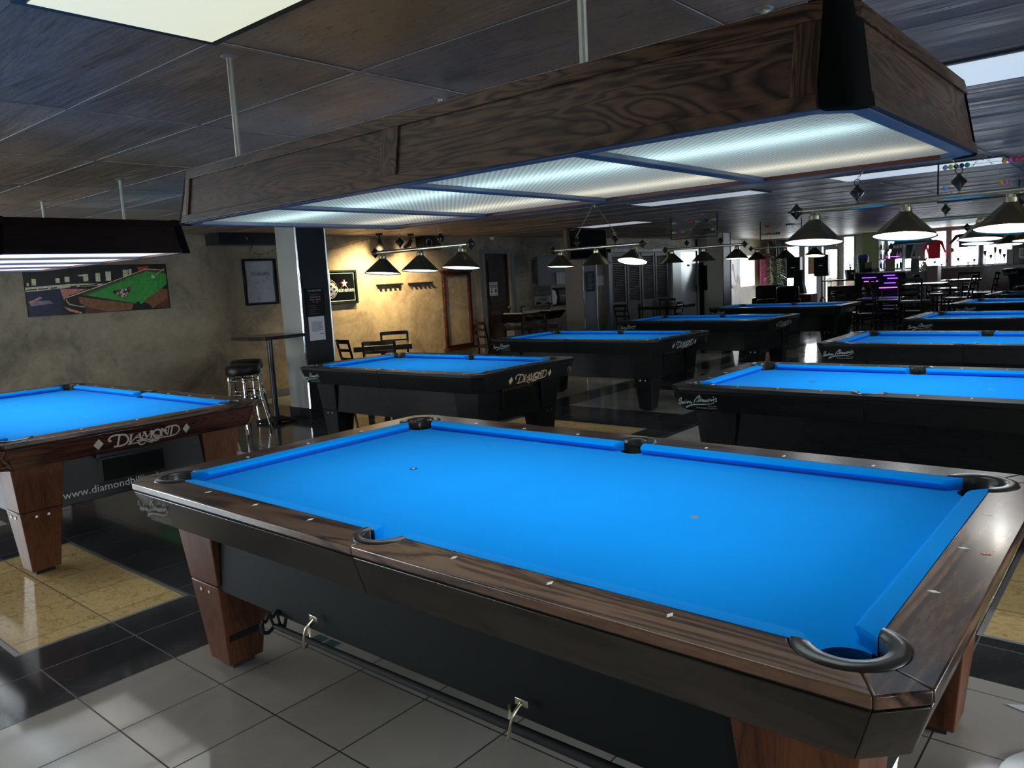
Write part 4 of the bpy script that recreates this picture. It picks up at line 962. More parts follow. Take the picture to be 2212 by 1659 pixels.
# framed jersey
jf = onwall('framed_jersey', 4.765, 1.68, 'white signed jersey in a black frame on the plaster wall', 'picture')
def frame_rect(mb, x0, x1, y0, y1, z0, z1, w, mi=0):
    mb.box(x0, x1, y0, y0 + w, z0, z1, mi); mb.box(x0, x1, y1 - w, y1, z0, z1, mi); mb.box(x0, x1, y0 + w, y1 - w, z0, z0 + w, mi); mb.box(x0, x1, y0 + w, y1 - w, z1 - w, z1, mi); return mb
frame_rect(MB(), .002, .045, -.265, .265, -.325, .325, .024).build('frame', 'black', jf, bev=.003)
MB().box(.002, .008, -.245, .245, -.305, .305).build('backing', 'grey_panel', jf)
m = MB(); n = 20
vs = []; fs = []
for i in range(n + 1):
    for j in range(n + 1):
        u, v = i / n, j / n; y = (-.215 + .43 * u) * (1 + .02 * math.sin(v * 9)); z = -.29 + .58 * v
        vs.append((.014 + .004 * math.sin(u * 23 + v * 7) * math.sin(v * 17 + u * 3), y, z))
for i in range(n):
    for j in range(n): a_ = i * (n + 1) + j; fs.append((a_, a_ + n + 1, a_ + n + 2, a_ + 1))
m.add(vs, fs, 0, True); m.build('jersey', 'paper', jf)
mb = MB(); T = TW(.021); text_mb(mb, 'FAT BILLIARDS', .058, T @ Matrix.Translation((.01, .10, 0)), 0, 'CENTER', .78)
mb.add([(-.16, .092, 0), (.18, .092, 0), (.18, .096, 0), (-.16, .096, 0)], [(0, 1, 2, 3)], 0, False, T)
random.seed(3)
for k in range(11):
    x, y = random.uniform(-.17, .12), random.uniform(-.24, .06); p_ = [(x + i * .012, y + i * .004 * (1 if k % 2 else -1.4) + random.uniform(-.012, .012)) for i in range(6)]
    mb.ribbon(p_, .0035, T, 0)
mb.build('signatures', 'ink', jf)
MB().box(.040, .042, -.243, .243, -.303, .303).build('glazing', 'glass', jf)

# neon beer sign
hs_ = onwall('neon_beer_sign', 6.12, 1.545, 'dark glass neon beer sign with red star and green border on the tan wall', 'sign')
frame_rect(MB(), .002, .06, -.35, .35, -.265, .265, .028).build('frame', 'black', hs_, bev=.003)
MB().box(.01, .03, -.325, .325, -.24, .24).build('dark_glass', 'screen', hs_)
M['neon_g'] = emis('green_neon', (.06, .65, .08), .55); M['neon_r'] = emis('red_neon', (1, .02, .015), 1.6)
MB().tube([(.045, -.30, -.215), (.045, .295, -.215), (.045, .295, .215), (.045, -.30, .215)], .005, 8, closed=True).build('neon_border', 'neon_g', hs_)
mb = MB(); T = TW(.042); star = [((.062 if k % 2 == 0 else .026) * math.sin(k * PI / 5) + .10, (.062 if k % 2 == 0 else .026) * math.cos(k * PI / 5) + .055) for k in range(10)]
mb.prism(star, 0, .012, 0, T); mb.build('neon_star', 'neon_r', hs_)
mb = MB(); text_mb(mb, 'Heineken', .105, T @ Matrix.Translation((.10, -.075, 0)), 0, 'CENTER', .95); mb.build('neon_lettering', 'neon_g', hs_)
# football lamp partly behind the column
fb = onwall('football_light', 5.84, 1.52, 'cream football shaped wall light with wire rings beside the neon beer sign', 'light')
M['cream_ball'] = emis('cream_ball', (.9, .68, .42), .28)
m = MB(); m.ball((.19, 0, 0), .10, 0, 20); m.build('ball', 'cream_ball', fb)
mb = MB()
for y, z in ((-.04, .04), (.045, .05), (.04, -.04), (-.045, -.035), (0, 0)):
    mb.lathe([(.0001, .001), (.018, .001), (.02, -.006)], 6, 0, Matrix.Translation((.19 + math.sqrt(.0102 - y * y - z * z), y, z)) @ Matrix.Rotation(PI / 2, 4, 'Y'))
mb.build('ball_patches', 'ink', fb)
for r_ in (.125, .145): MB().tube([(.17, r_ * math.cos(t * PI / 14), r_ * math.sin(t * PI / 14)) for t in range(28)], .003, 6, closed=True).build('wire_ring', 'sight', fb)
MB().tube([(.09, 0, -.14), (.09, 0, -.26)], .006, 8).tube([(.17, -.12, 0), (.002, -.12, 0)], .006, 8).build('bracket', 'sight', fb)
MB().box(.09, .13, -.06, .05, .10, .30).build('lamp_tube', emis('pale_yellow_lamp', (.95, .92, .5), 1.2), fb)

# spot heads
for y, yaw, lab in ((6.62, .5, 'black wall spotlight nearest the column, aimed down at the tan wall'), (7.28, -.15, 'second black spotlight, just left of the brass lamp bar')):
    s_ = empty('spotlight', (XL + .50, y, CZ), 0, lab, 'spotlight', 'black spotlights below the ceiling')
    MB().lathe([(.0001, -.03), (.05, -.03), (.055, 0)], 20).build('ceiling_plate', 'blackm', s_); MB().tube([(0, 0, -.02), (0, 0, -.09)], .009, 8).build('stem', 'blackm', s_)
    TT = Matrix.Translation((0, 0, -.10)) @ Matrix.Rotation(yaw, 4, 'X') @ Matrix.Rotation(.55, 4, 'Y')
    MB().lathe([(.0001, .01), (.028, .0), (.034, -.03), (.036, -.07), (.062, -.13), (.066, -.16), (.060, -.158), (.034, -.08), (.0001, -.07)], 24, 0, TT).build('lamp_head', 'blackm', s_)
# cue racks
for y, lab in ((7.17, 'left wall cue rack strip on the tan wall'), (7.87, 'right wall cue rack strip, nearer the framed panel')):
    r_ = onwall('cue_rack', y, 1.545, lab, 'rack', 'dark cue rack strips'); m = MB().box(.0, .05, -.27, .27, -.012, .015)
    for k in range(6): m.box(.05, .085, -.25 + k * .092, -.205 + k * .092, -.012, .008)
    m.build('strip', 'chair', r_, bev=.002)
    for k in range(6): MB().lathe([(.0001, .0), (.012, .002), (.0001, .004)], 8, 0, Matrix.Translation((.052, -.22 + k * .092, .001)) @ Matrix.Rotation(PI / 2, 4, 'Y')).build('clip', 'redtrim', r_)
# framed wall panel
fp = onwall('wall_frame', 8.77, 1.0, 'tall reddish wooden frame enclosing a bare plaster panel with a sill', 'frame')
m = frame_rect(MB(), 0, .05, -.36, .36, -.66, .70, .055); m.build('frame', 'rosedark', fp, bev=.004)
MB().box(0, .11, -.40, .40, -.70, -.66).build('sill', 'rosedark', fp, bev=.004); MB().box(0, .07, -.39, .39, .70, .75).build('head_trim', 'rosedark', fp, bev=.004)
# black stereo speaker
sp = onwall('loudspeaker', 8.02, 2.22, 'small black loudspeaker high on the left wall above the brass lamp', 'speaker')
MB().box(.02, .24, -.19, .19, -.12, .11).build('cabinet', 'black', sp, bev=.006)
for y, r_ in ((-.085, .065), (.10, .035)): MB().lathe([(r_, .0), (r_ * .85, -.004), (r_ * .3, -.02), (.0001, -.012)], 20, 0, Matrix.Translation((.243, y, 0)) @ Matrix.Rotation(PI / 2, 4, 'Y')).build('cone', 'steel', sp)
MB().box(0, .03, -.03, .03, -.03, .03).build('bracket', 'blackm', sp)
# door 1
d1 = struct(MB().box(XL - .09, XL - .04, 9.62, 10.3, 0, 2.02).build('door_1', 'wainscot', bev=.003))
MB().box(XL - .04, XL - .028, 9.72, 10.2, .15, .95).box(XL - .04, XL - .028, 9.72, 10.2, 1.08, 1.9).build('door_panel', 'wainscot', d1, bev=.004)
MB().ball((XL - .005, 10.24, .98), .028, 0, 12).build('door_knob', 'steel', d1)
struct(frame_rect(MB(), XL, XL + .03, 9.42, 10.44, -.06, 2.12, .09).box(XL - .2, XL - .1, 9.5, 10.4, 0, 2.1).build('trim_3', 'colgrey'))
sg = empty('door_notice', (XL - .025, 9.83, 1.36), 0, 'white restroom rules notice on the dark door', 'notice')
MB().box(0, .003, -.12, .12, -.13, .06).box(0, .003, -.12, .12, .075, .13).build('sheet', 'paper', sg)
mb = MB(); T = TW(.0045)
for k in range(3): lay(mb, [(-.1, .045 - k * .014), (.1, .045 - k * .014), (.1, .052 - k * .014), (-.1, .052 - k * .014)], 0, T, 0)
lay(mb, [(-.1, -.12), (.1, -.12), (.1, -.11), (-.1, -.11)], 0, T, 0)
lay(mb, [(.06 + .04 * math.cos(t * PI / 8), -.04 + .04 * math.sin(t * PI / 8)) for t in range(16)], 1, T, .0002); lay(mb, [(.03, -.046), (.09, -.046), (.09, -.034), (.03, -.034)], 2, T, .0005)
lay(mb, [(-.06 + .03 * math.cos(t * PI / 2 + .8), -.055 + .03 * math.sin(t * PI / 2 + .8)) for t in range(4)], 0, T, 0); lay(mb, [(-.06 + .014 * math.cos(t * PI / 5), -.01 + .014 * math.sin(t * PI / 5)) for t in range(10)], 0, T, 0)
text_mb(mb, 'RESTROOM', .035, T @ Matrix.Translation((0, .09, 0)), 0, 'CENTER', 1.1)
mb.build('printing', ['ink', 'redtrim', 'white'], sg)
# round ornament
ro = onwall('wall_ornament', 10.68, 1.81, 'round openwork dark wire ornament hanging on the wall right of the dark door', 'ornament')
for r_ in (.25, .19): MB().tube([(.02, r_ * math.cos(t * PI / 18), r_ * math.sin(t * PI / 18)) for t in range(36)], .006, 6, closed=True).build('ring', 'greyink', ro)
m = MB()
for i in range(-2, 3):
    for j in range(-2, 3):
        cx, cy = i * .075 + (j % 2) * .037, j * .066
        if math.hypot(cx, cy) < .17: m.tube([(.02, cx + .038 * math.cos(t * PI / 6), cy + .038 * math.sin(t * PI / 6)) for t in range(12)], .0045, 5, closed=True)
m.build('lattice', 'greyink', ro); MB().tube([(.02, 0, .25), (.02, .03, CZ - 1.83)], .002, 5).build('hanging_wire', 'blackm', ro)
# whiteboard with strip, poster, dispenser, holder
wbd = onwall('score_board', 11.68, 1.66, 'dark grey wall board left of the slate column, white card holder at its corner', 'board')
MB().box(.002, .03, -.50, .52, -.29, .30).build('board', 'colgrey', wbd, bev=.003)
wm = onwall('wall_banner', 11.08, 1.66, 'narrow vertical black and white banner at the left edge of the grey wall board', 'banner')
MB().box(0, .01, -.045, .045, -.24, .24).build('cloth', 'ink', wm); mb = MB(); text_mb(mb, 'CBS', .12, frame_T((.011, .035, .20), (0, 0, -1), (0, 1, 0)), 0, 'LEFT', 1.2); mb.build('lettering', 'white', wm)
ch = onwall('card_holder', 11.93, 1.50, 'white rack of score cards on the right half of the grey board', 'rack')
for k in range(4): MB().box(.03, .055, -.13 + k * .07, -.075 + k * .07, -.13, .12).build('card_stack', 'paper', ch)
po = onwall('poster', 11.32, 1.15, 'black and white event poster below the grey board', 'poster')
MB().box(0, .003, -.29, .29, -.20, .20).build('sheet', 'grey_cloth', po); mb = MB(); T = TW(.0045)
lay(mb, [(-.28, -.19), (.28, -.19), (.28, .0), (-.28, .0)], 1, T, 0); text_mb(mb, 'BILLIARDS', .10, T @ Matrix.Translation((0, .03, .0005)), 1, 'CENTER', 1.0); text_mb(mb, 'AVAILABLE', .085, T @ Matrix.Translation((0, -.10, .0005)), 0, 'CENTER', 1.0)
lay(mb, [(-.24, -.17), (-.03, -.17), (-.1, -.11), (-.22, -.12)], 0, T, .0005); lay(mb, [(.04, -.17), (.24, -.17), (.22, -.12)], 0, T, .0005)
mb.build('printing', ['ink', 'white'], po)
di = onwall('towel_dispenser', 11.86, 1.11, 'round fronted chrome and black paper towel dispenser beside the slate column', 'dispenser')
MB().loft([(0, -.20, -.20), (.16, -.20, -.16), (.19, -.20, .0), (.14, -.20, .16), (0, -.20, .19)], [(0, .2, -.20), (.16, .2, -.16), (.19, .2, .0), (.14, .2, .16), (0, .2, .19)]).build('body', 'black', di, bev=.01)
MB().loft([(.0, -.203, -.17), (.10, -.203, -.15), (.13, -.203, 0), (.09, -.203, .13), (0, -.203, .16)], [(.0, -.200, -.17), (.10, -.200, -.15), (.13, -.200, 0), (.09, -.200, .13), (0, -.200, .16)]).build('side_window', 'white', di)
MB().box(.14, .20, -.19, .19, .0, .03).build('chrome_band', 'chrome', di, bev=.005)
for y, z, lab in ((10.36, .86, 'wall sink with chrome rim nearest the dark door'), (11.28, .86, 'wall sink with chrome rim nearest the slate column')):
    sk = onwall('wall_sink', y, z, lab, 'sink', 'wall sinks')
    m = MB(); m.loft([(0, -.26, -.18), (.30, -.22, -.18), (.30, .22, -.18), (0, .26, -.18)], [(0, -.30, 0), (.44, -.28, 0), (.44, .28, 0), (0, .30, 0)]); m.build('basin', 'black', sk, bev=.01)
    MB().tube([(.0, -.30, .005), (.44, -.28, .005), (.44, .28, .005), (0, .30, .005)], .016, 8).build('rim', 'rim', sk)
    MB().tube(catmull([(.05, .2, 0), (.05, .2, .09), (.09, .19, .12), (.16, .17, .11)]), .012, 8).build('faucet', 'black', sk)
    MB().box(0, .2, -.24, -.05, -.5, -.18).build('under_panel', 'grey_panel', sk)
cm = onwall('security_camera', 9.72, CZ - .01, 'small white dome camera at the ceiling line above the dark door', 'camera')
MB().lathe([(.05, 0), (.05, -.02), (.03, -.03), (.03, -.05), (.0001, -.06)], 16, 0, Matrix.Translation((.10, 0, 0))).build('dome', 'paper', cm)
wm2 = tag(MB().ball((-6.9, 12.08, 2.2), .05, 0, 10).build('yellow_ornament', 'yellow'), 'tiny yellow ornament near the ceiling left of the slate column', 'ornament')
# string lights on the walls
def wire(name, pts, label, seg=5, bulbs=0):
    P_ = catmull(pts, 8); o = tag(MB().tube(P_, .003, 5).build(name, 'blackm'), label, 'string lights')
    for k in range(bulbs):
        q = P_[int((k + .5) * len(P_) / bulbs)]; MB().tube([q, q + Vector((.01, random.uniform(-.02, .02), -.035))], .004, 5).build('tiny_bulb', 'leather' if k % 3 else 'sight', o)
    return o
wire('string_lights', [(-6.9, 5.0, 2.26), (-6.9, 5.6, 2.12), (-6.9, 6.1, 2.15), (-6.9, 6.5, 2.24), (-6.9, 6.9, 2.30), (-6.9, 7.4, 2.27), (-6.9, 7.75, 2.31)], 'dark string lights looping past the black spotlights', bulbs=16)
wire('string_lights', [(-6.62, 4.35, 2.30), (-6.63, 4.5, 2.22), (-6.9, 4.6, 2.12), (-6.95, 4.8, 2.07), (-6.9, 5.0, 2.14), (-6.63, 5.1, 2.28)], 'loose loop of string lights over the framed jersey', bulbs=8)
wire('string_lights', [(-6.9, 10.3, 2.3), (-6.9, 10.9, 2.15), (-6.9, 11.6, 2.02), (-6.9, 12.1, 2.0)], 'single wire sagging right of the round ornament', bulbs=5)
wire('string_lights', [(-6.9, 13.3, 2.22), (-6.9, 14.1, 2.14), (-6.9, 14.8, 2.22), (-6.9, 15.6, 2.08), (-6.9, 16.3, 2.2), (-6.9, 17.1, 2.1)], 'tangled string lights above the louvered doors', bulbs=20)
# television on column 2
tv = empty('television', (-4.94, 10.1, 2.1), 0, 'black television hung on the slate column', 'television')
MB().box(-.03, .03, -.62, .52, -.30, .24).build('screen_case', 'black', tv, bev=.006); MB().box(.031, .034, -.60, .50, -.28, .22).build('screen', 'screen', tv); MB().box(-.11, -.03, -.06, .1, -.1, .1).build('wall_bracket', 'blackm', tv)
n3 = empty('column_notice', (-5.043, 10.25, 1.41), 0, 'dark blue printed notice on the slate column below the television', 'notice')
MB().box(0, .004, -.13, .13, -.18, .18).build('sheet', 'navy_cloth', n3)
mb = MB(); T = TW(.0055)
for k in range(9): lay(mb, [(-.1, .14 - k * .034), (.1 - (k % 3) * .04, .14 - k * .034), (.1 - (k % 3) * .04, .152 - k * .034), (-.1, .152 - k * .034)], 0, T, 0)
mb.build('printed_lines', 'greyink', n3)
bh = onwall('card_holder', 13.5, 1.40, 'small white card holder on the plaster wall left of the louvered doors', 'rack'); 
for k in range(3): MB().box(0, .02, -.13 + k * .09, -.06 + k * .09, -.12, .10).build('card_stack', 'paper', bh)
# louvered doors
M['louver'] = plain('grey_brown_louver', (.042, .040, .036), .5, nz=.1)
for i, (y0, y1) in enumerate(((13.86, 14.52), (14.56, 15.18), (15.22, 15.86), (15.90, 16.54))):
    d = struct(frame_rect(MB(), XL + .03, XL + .065, y0, y1, .02, 2.0, .07).box(XL + .03, XL + .065, y0 + .07, y1 - .07, .78, .86).build('door_%d' % (i + 2), 'louver', bev=.002))
    m = MB()
    for k in range(26): m.loft([(XL + .036, y0 + .07, .88 + k * .0405), (XL + .058, y0 + .07, .87 + k * .0405), (XL + .058, y0 + .07, .876 + k * .0405), (XL + .036, y0 + .07, .886 + k * .0405 + .02)], [(XL + .036, y1 - .07, .88 + k * .0405), (XL + .058, y1 - .07, .87 + k * .0405), (XL + .058, y1 - .07, .876 + k * .0405), (XL + .036, y1 - .07, .886 + k * .0405 + .02)])
    m.build('louver_slats', 'louver', d); MB().box(XL + .035, XL + .045, y0 + .07, y1 - .07, .09, .78).build('lower_panel', 'louver', d)
    if i % 2: MB().ball((XL + .085, y0 + .05, 1.0), .02, 0, 8).build('door_knob', 'blackm', d)
struct(MB().box(XL, XL + .03, 13.80, 16.6, 0, 2.0).box(XL, XL + .09, 13.72, 13.84, 0, 2.1).box(XL, XL + .09, 13.72, 16.66, 2.02, 2.1).build('trim_4', 'grey_panel'))
struct(MB().box(XL, XL + .12, 16.68, 17.12, 0, 2.05).build('trim_5', 'colsteel'))
d = struct(MB().box(XL + .01, XL + .06, 17.2, 18.1, 0.01, 2.02).build('door_6', 'steel', bev=.003)); MB().tube([(XL + .06, 18.0, .93), (XL + .11, 18.0, .93), (XL + .11, 18.0, 1.1), (XL + .06, 18.0, 1.1)], .012, 8).build('pull_handle', 'blackm', d)
struct(frame_rect(MB(), XL, XL + .09, 17.12, 18.2, -.06, 2.1, .07).build('trim_6', 'colsteel'))
MB().box(XL + .061, XL + .064, 17.58, 17.72, 1.62, 1.67).build('door_plate', 'ink', d)
struct(MB().box(XL, XL + .05, 18.22, 18.82, 0, CZ).build('trim_7', 'curtain_b'))
struct(MB().box(XL, XL + .04, 18.82, 21.0, 0, CZ).build('wall_tan_panel', 'tan_wood'))
M['gorange'] = plain('orange_paint', (.75, .42, .25), .6, nz=.05)
T = TW(XL + .043); mb = MB()
for pts in ([(20.42, 1.42), (20.5, 1.62), (20.56, 1.3), (20.66, 1.1)], [(20.5, 1.0), (20.62, .82), (20.75, 1.12), (20.85, 1.3), (20.95, .85), (20.72, .95)], [(20.78, 1.2), (20.9, 1.05), (20.97, 1.2)]): mb.ribbon(pts, .045, T, 0)
text_mb(mb, 'STS', .16, T @ Matrix.Translation((20.6, 1.75, 0)), 0, 'LEFT'); text_mb(mb, 'EX', .26, T @ Matrix.Translation((19.4, 1.5, 0)), 0, 'LEFT')
tag(mb.build('wall_lettering', 'gorange'), 'orange painted letters and loops on the brown panel left of the white window', 'lettering')
# ATM
am = empty('cash_machine', (-6.62, 18.75, 0), 0, 'silver and black cash machine beside the steel door', 'cash machine')
MB().box(-.3, .22, -.28, .28, 0, .95).build('body', 'colsteel', am, bev=.02)
MB().loft([(-.3, -.28, .95), (.34, -.28, .95), (.34, .28, .95), (-.3, .28, .95)], [(-.3, -.26, 1.62), (.08, -.26, 1.62), (.08, .26, 1.62), (-.3, .26, 1.62)]).build('fascia', 'black', am, bev=.03)
MB().box(-.3, .1, -.27, .27, 1.62, 1.72).build('topper', 'paper', am, bev=.02); MB().box(.16, .36, -.15, .15, .98, 1.0).build('keypad', 'chrome', am)
# far left corner: banners, curtain, plant, speakers
def drape(name, x, y0, y1, z0, z1, mat, label, cat, amp=.03, taper=0):
    vs = []; fs = []; n, k = 26, 8
    for t_ in (0, 1):
        for i in range(n + 1):
            for j in range(k + 1):
                v = j / k; yy = y0 + (y1 - y0) * i / n; yy += (y1 - yy) * taper * (1 - v) * .6
                vs.append((x + t_ * .01 + amp * math.sin(i * 1.5) * (1 - .3 * v), yy, z0 + (z1 - z0) * v))
    N = (n + 1) * (k + 1)
    for t_ in (0, 1):
        for i in range(n):
            for j in range(k): a_ = t_ * N + i * (k + 1) + j; fs.append((a_, a_ + k + 1, a_ + k + 2, a_ + 1))
    return tag(MB().add(vs, fs, 0, True).build(name, mat), label, cat)
drape('curtain', XL + .12, 22.25, 22.98, .9, 1.9, 'curtain_p', 'pink banner hanging right of the white side window', 'banner')
drape('curtain', XL + .30, 22.5, 23.9, .70, 2.3, 'curtain_b', 'long black drape in the far left corner', 'curtain', .05, .5)
def plant(name, loc, h, n, lf, mat, label, pot=None, droop=.5, seed=1):
    rnd = random.Random(seed); root = empty(name, loc, 0, label, 'plant')
    if pot: MB().lathe([(.0001, 0), (pot * .75, 0), (pot, pot * 1.7), (pot * .9, pot * 1.7), (pot * .85, pot * 1.5), (.0001, pot * 1.5)], 20).build('pot', 'dkgreen' if pot < .2 else 'blackm', root)
    b0 = (pot or 0) * 1.5; m = MB(); 
    for k in range(3): m.tube([(0, 0, b0), (.04 * math.cos(k * 2.1), .04 * math.sin(k * 2.1), b0 + h * .5), (.10 * math.cos(k * 2.1), .1 * math.sin(k * 2.1), b0 + h * .85)], [.014, .008, .005], 6)
    m.build('stem', 'trunk', root); m = MB()
    for k in range(n):
        z = b0 + h * rnd.uniform(.12, .95); a_ = rnd.uniform(0, 2 * PI); L_ = lf * rnd.uniform(.6, 1.2); up = rnd.uniform(-.2, .7)
        o_ = Vector((.05 * math.cos(a_), .05 * math.sin(a_), z)); d_ = Vector((math.cos(a_), math.sin(a_), up)).normalized(); sd = Vector((-math.sin(a_), math.cos(a_), 0)); w_ = L_ * .09
        p0, p1, p2, p3 = o_, o_ + d_ * L_ * .4, o_ + d_ * L_ * .75 - Vector((0, 0, droop * L_ * .25)), o_ + d_ * L_ - Vector((0, 0, droop * L_ * .6))
        m.add([p0, p1 + sd * w_, p1 - sd * w_, p2 + sd * w_ * .8, p2 - sd * w_ * .8, p3], [(0, 1, 2), (1, 3, 4, 2), (3, 5, 4)], 0, True)
    m.build('leaves', mat, root); return root
plant('potted_palm', (-5.98, 21.2, 0), 1.5, 230, .30, 'leaf', 'tall leafy palm standing before the black drape', .2, seed=4)
for x, y, z0, lab in ((-5.33, 21.0, 1.13, 'black loudspeaker on a stand right of the palm'), (-4.55, 21.0, 1.15, 'black loudspeaker on a stand in front of the glass door')):
    s_ = empty('loudspeaker', (x, y, 0), R(8), lab, 'speaker'); MB().box(-.19, .19, -.17, .17, z0, z0 + .6).build('cabinet', 'black', s_, bev=.02)
    MB().box(-.16, .16, -.185, -.17, z0 + .04, z0 + .56).build('grille', 'blackm', s_); MB().box(-.05, .05, -.188, -.185, z0 + .29, z0 + .31).build('badge', 'steel', s_)
    MB().tube([(0, 0, .35), (0, 0, z0)], .02, 10).build('pole', 'blackm', s_)
    for k in range(3): a_ = k * 2 * PI / 3; MB().tube([(0, 0, .6), (.35 * math.cos(a_), .35 * math.sin(a_), .01)], .012, 8).build('leg', 'blackm', s_)
struct(MB().box(-5.02, -4.86, 21.9, 22.06, 0, CZ).build('column_4', 'colsteel')); struct(MB().box(-5.40, -5.15, 22.3, 22.5, 1.2, CZ).build('column_5', 'tan_wood'))
ar = empty('floor_display', (-5.05, 20.6, 0), 0, 'dark purple cone shaped floor display under the loudspeakers', 'display')
MB().prism([(-.24, -.14), (.24, -.14), (.24, .14), (-.24, .14)], .5, 1.0, 0, None, [(-.12, -.1), (.12, -.1), (.12, .1), (-.12, .1)]).prism([(-.12, -.1), (.12, -.1), (.12, .1), (-.12, .1)], 1.0, 1.36).box(-.24, .24, -.14, .14, 0, .5).build('body', 'navy_cloth', ar, bev=.01)
MB().box(-.19, .19, -.146, -.142, .55, .64).build('label_band', 'redtrim', ar)
cr = tag(MB().box(-4.9, -4.3, 19.4, 19.9, 0, .72).build('wooden_crate', 'tan_wood', bev=.01), 'brown wooden crate beneath the black loudspeaker', 'crate')
# lounge seats seen over the last left table
for x, y, r_, lab in ((-5.55, 19.7, 20, 'dark lounge chair in front of the white side window'), (-4.75, 18.3, -30, 'dark rounded lounge chair beneath the palm')):
    s_ = empty('lounge_chair', (x, y, 0), R(r_), lab, 'chair'); MB().box(-.38, .38, -.36, .3, .12, .44).build('seat', 'vinyl', s_, bev=.04); MB().box(-.38, .38, .22, .38, .40, .98).build('backrest', 'vinyl', s_, bev=.06)
    for t_ in (-1, 1): MB().box(t_ * .38 - .07, t_ * .38 + .07, -.36, .36, .1, .66).build('armrest', 'vinyl', s_, bev=.05)
    for t_, u_ in ((-1, -1), (1, -1), (-1, 1), (1, 1)): MB().tube([(t_ * .33, u_ * .3, 0), (t_ * .33, u_ * .3, .12)], .02, 8).build('leg', 'blackm', s_)
# white low counter and dark divider
ct = empty('service_counter', (-4.1, 21.6, 0), 0, 'long dark divider with a pale top and rail, left of the purple lit bar', 'counter')
MB().box(-.45, .36, -.12, .12, 0, .84).build('divider', 'blackm', ct); MB().box(-.6, .38, -.2, .2, .98, 1.02).build('top', 'black', ct, bev=.005)
for x in (-.4, -.05, .3): MB().tube([(x, 0, .84), (x, 0, .98)], .015, 8).build('post', 'steel', ct)
plant('potted_plant', (-3.95, 21.55, 1.02), .42, 110, .16, 'leaf2', 'bushy green plant in a dark round pot on the divider', .16, seed=8)
# bar
br = empty('bar_counter', (-2.85, 21.0, 0), R(2), 'black bar counter with shelves lit purple on its front', 'bar counter')
MB().box(-.75, .50, -.22, .45, 0, 1.17).build('body', 'blackm', br); MB().box(-.82, .52, -.32, .5, 1.17, 1.21).build('top', 'tabletop', br, bev=.004)
for x0, x1, z, mt in ((-.55, -.20, 1.06, 'purple'), (-.50, -.15, .96, 'violet'), (-.02, .26, 1.10, 'purple'), (.08, .33, 1.02, 'purple'), (0, .28, .90, 'purple'), (-.12, .36, .78, 'violet'), (-.02, .30, .68, 'purple'), (.02, .28, .55, 'purple'), (-.3, -.2, .62, 'purple')):
    MB().box(x0, x1, -.30, -.28, z - .012, z + .012).build('led_strip', mt, br); MB().box(x0 - .03, x1 + .03, -.30, -.22, z - .028, z - .014).build('shelf', 'blackm', br)
for i, (x, z) in enumerate(((-.5, .75), (-.4, .75), (-.3, .75), (-.2, .75), (-.45, .5), (-.33, .5))): MB().lathe([(.0001, 0), (.028, 0), (.028, .12), (.01, .15), (.01, .2), (.0001, .2)], 10, 0, Matrix.Translation((x, -.27, z))).build('bottle', 'amber', br)
gp = tag(MB().box(-2.30, -1.86, 20.7, 21.15, 0, 1.17).build('grey_cabinet', 'grey_panel', bev=.006), 'plain grey cabinet at the right end of the bar', 'cabinet')
pk = tag(MB().box(-1.84, -1.58, 20.75, 21.15, 0, 1.30).build('pink_cabinet', 'pink_panel', bev=.006), 'pale pink narrow cabinet right of the grey one', 'cabinet')
# bar top things
reg = empty('cash_register', (-3.30, 20.95, 1.21), 0, 'grey cash register and printer on the bar', 'register')
MB().box(-.12, .12, -.1, .1, 0, .10).build('drawer', 'navy_cloth', reg, bev=.006); MB().box(-.09, .09, -.02, .02, .1, .26).build('screen', 'grey_cloth', reg, bev=.006); MB().box(.14, .30, -.08, .08, 0, .09).build('printer', 'grey_panel', reg, bev=.006)
mn = empty('menu_stand', (-2.72, 20.85, 1.21), 0, 'framed pinkish menu standing on the bar', 'menu'); frame_rect(MB(), -.01, .01, -.11, .11, 0, .32, .012).build('frame', 'black', mn); MB().box(-.006, .006, -.1, .1, .01, .31).build('sheet', 'pink_panel', mn); mn.rotation_euler = (0, 0, R(-80))
tm = empty('terminal', (-2.12, 20.8, 1.17), 0, 'pale grey terminal box on top of the grey cabinet', 'terminal'); MB().box(-.09, .09, -.05, .05, 0, .33).build('case', 'grey_cloth', tm, bev=.008); MB().box(-.1, .1, -.08, .08, .33, .39).build('tray', 'paper', tm, bev=.01)
jg = empty('cleaning_jug', (-1.90, 20.85, 1.17), 0, 'clear spray jug with yellow label beside the terminal', 'bottle'); MB().lathe([(.0001, 0), (.08, 0), (.08, .10), (.03, .2), (.03, .24), (.0001, .24)], 16).build('body', 'paper', jg); MB().box(-.03, .03, -.085, -.08, .02, .12).build('yellow_label', 'yellow', jg)
vs_ = plant('dried_branches', (-1.98, 20.95, 1.17), .36, 10, .22, 'trunk', 'thin bare branches fanning up from behind the terminal', None, -.2, seed=3)
bin_ = tag(MB().lathe([(.0001, 0), (.11, 0), (.14, .30), (.15, .38), (.0001, .38)], 20, 0, Matrix.Translation((-3.52, 21.2, 1.21))).build('recycling_bin', 'dkgreen'), 'dark green bin on the left end of the bar', 'bin')
MB().lathe([(.155, 1.585), (.16, 1.60), (.12, 1.68), (.0001, 1.69)], 20, 0, Matrix.Translation((-3.52, 21.2, 0))).build('blue_liner', 'blue_plastic', bin_)
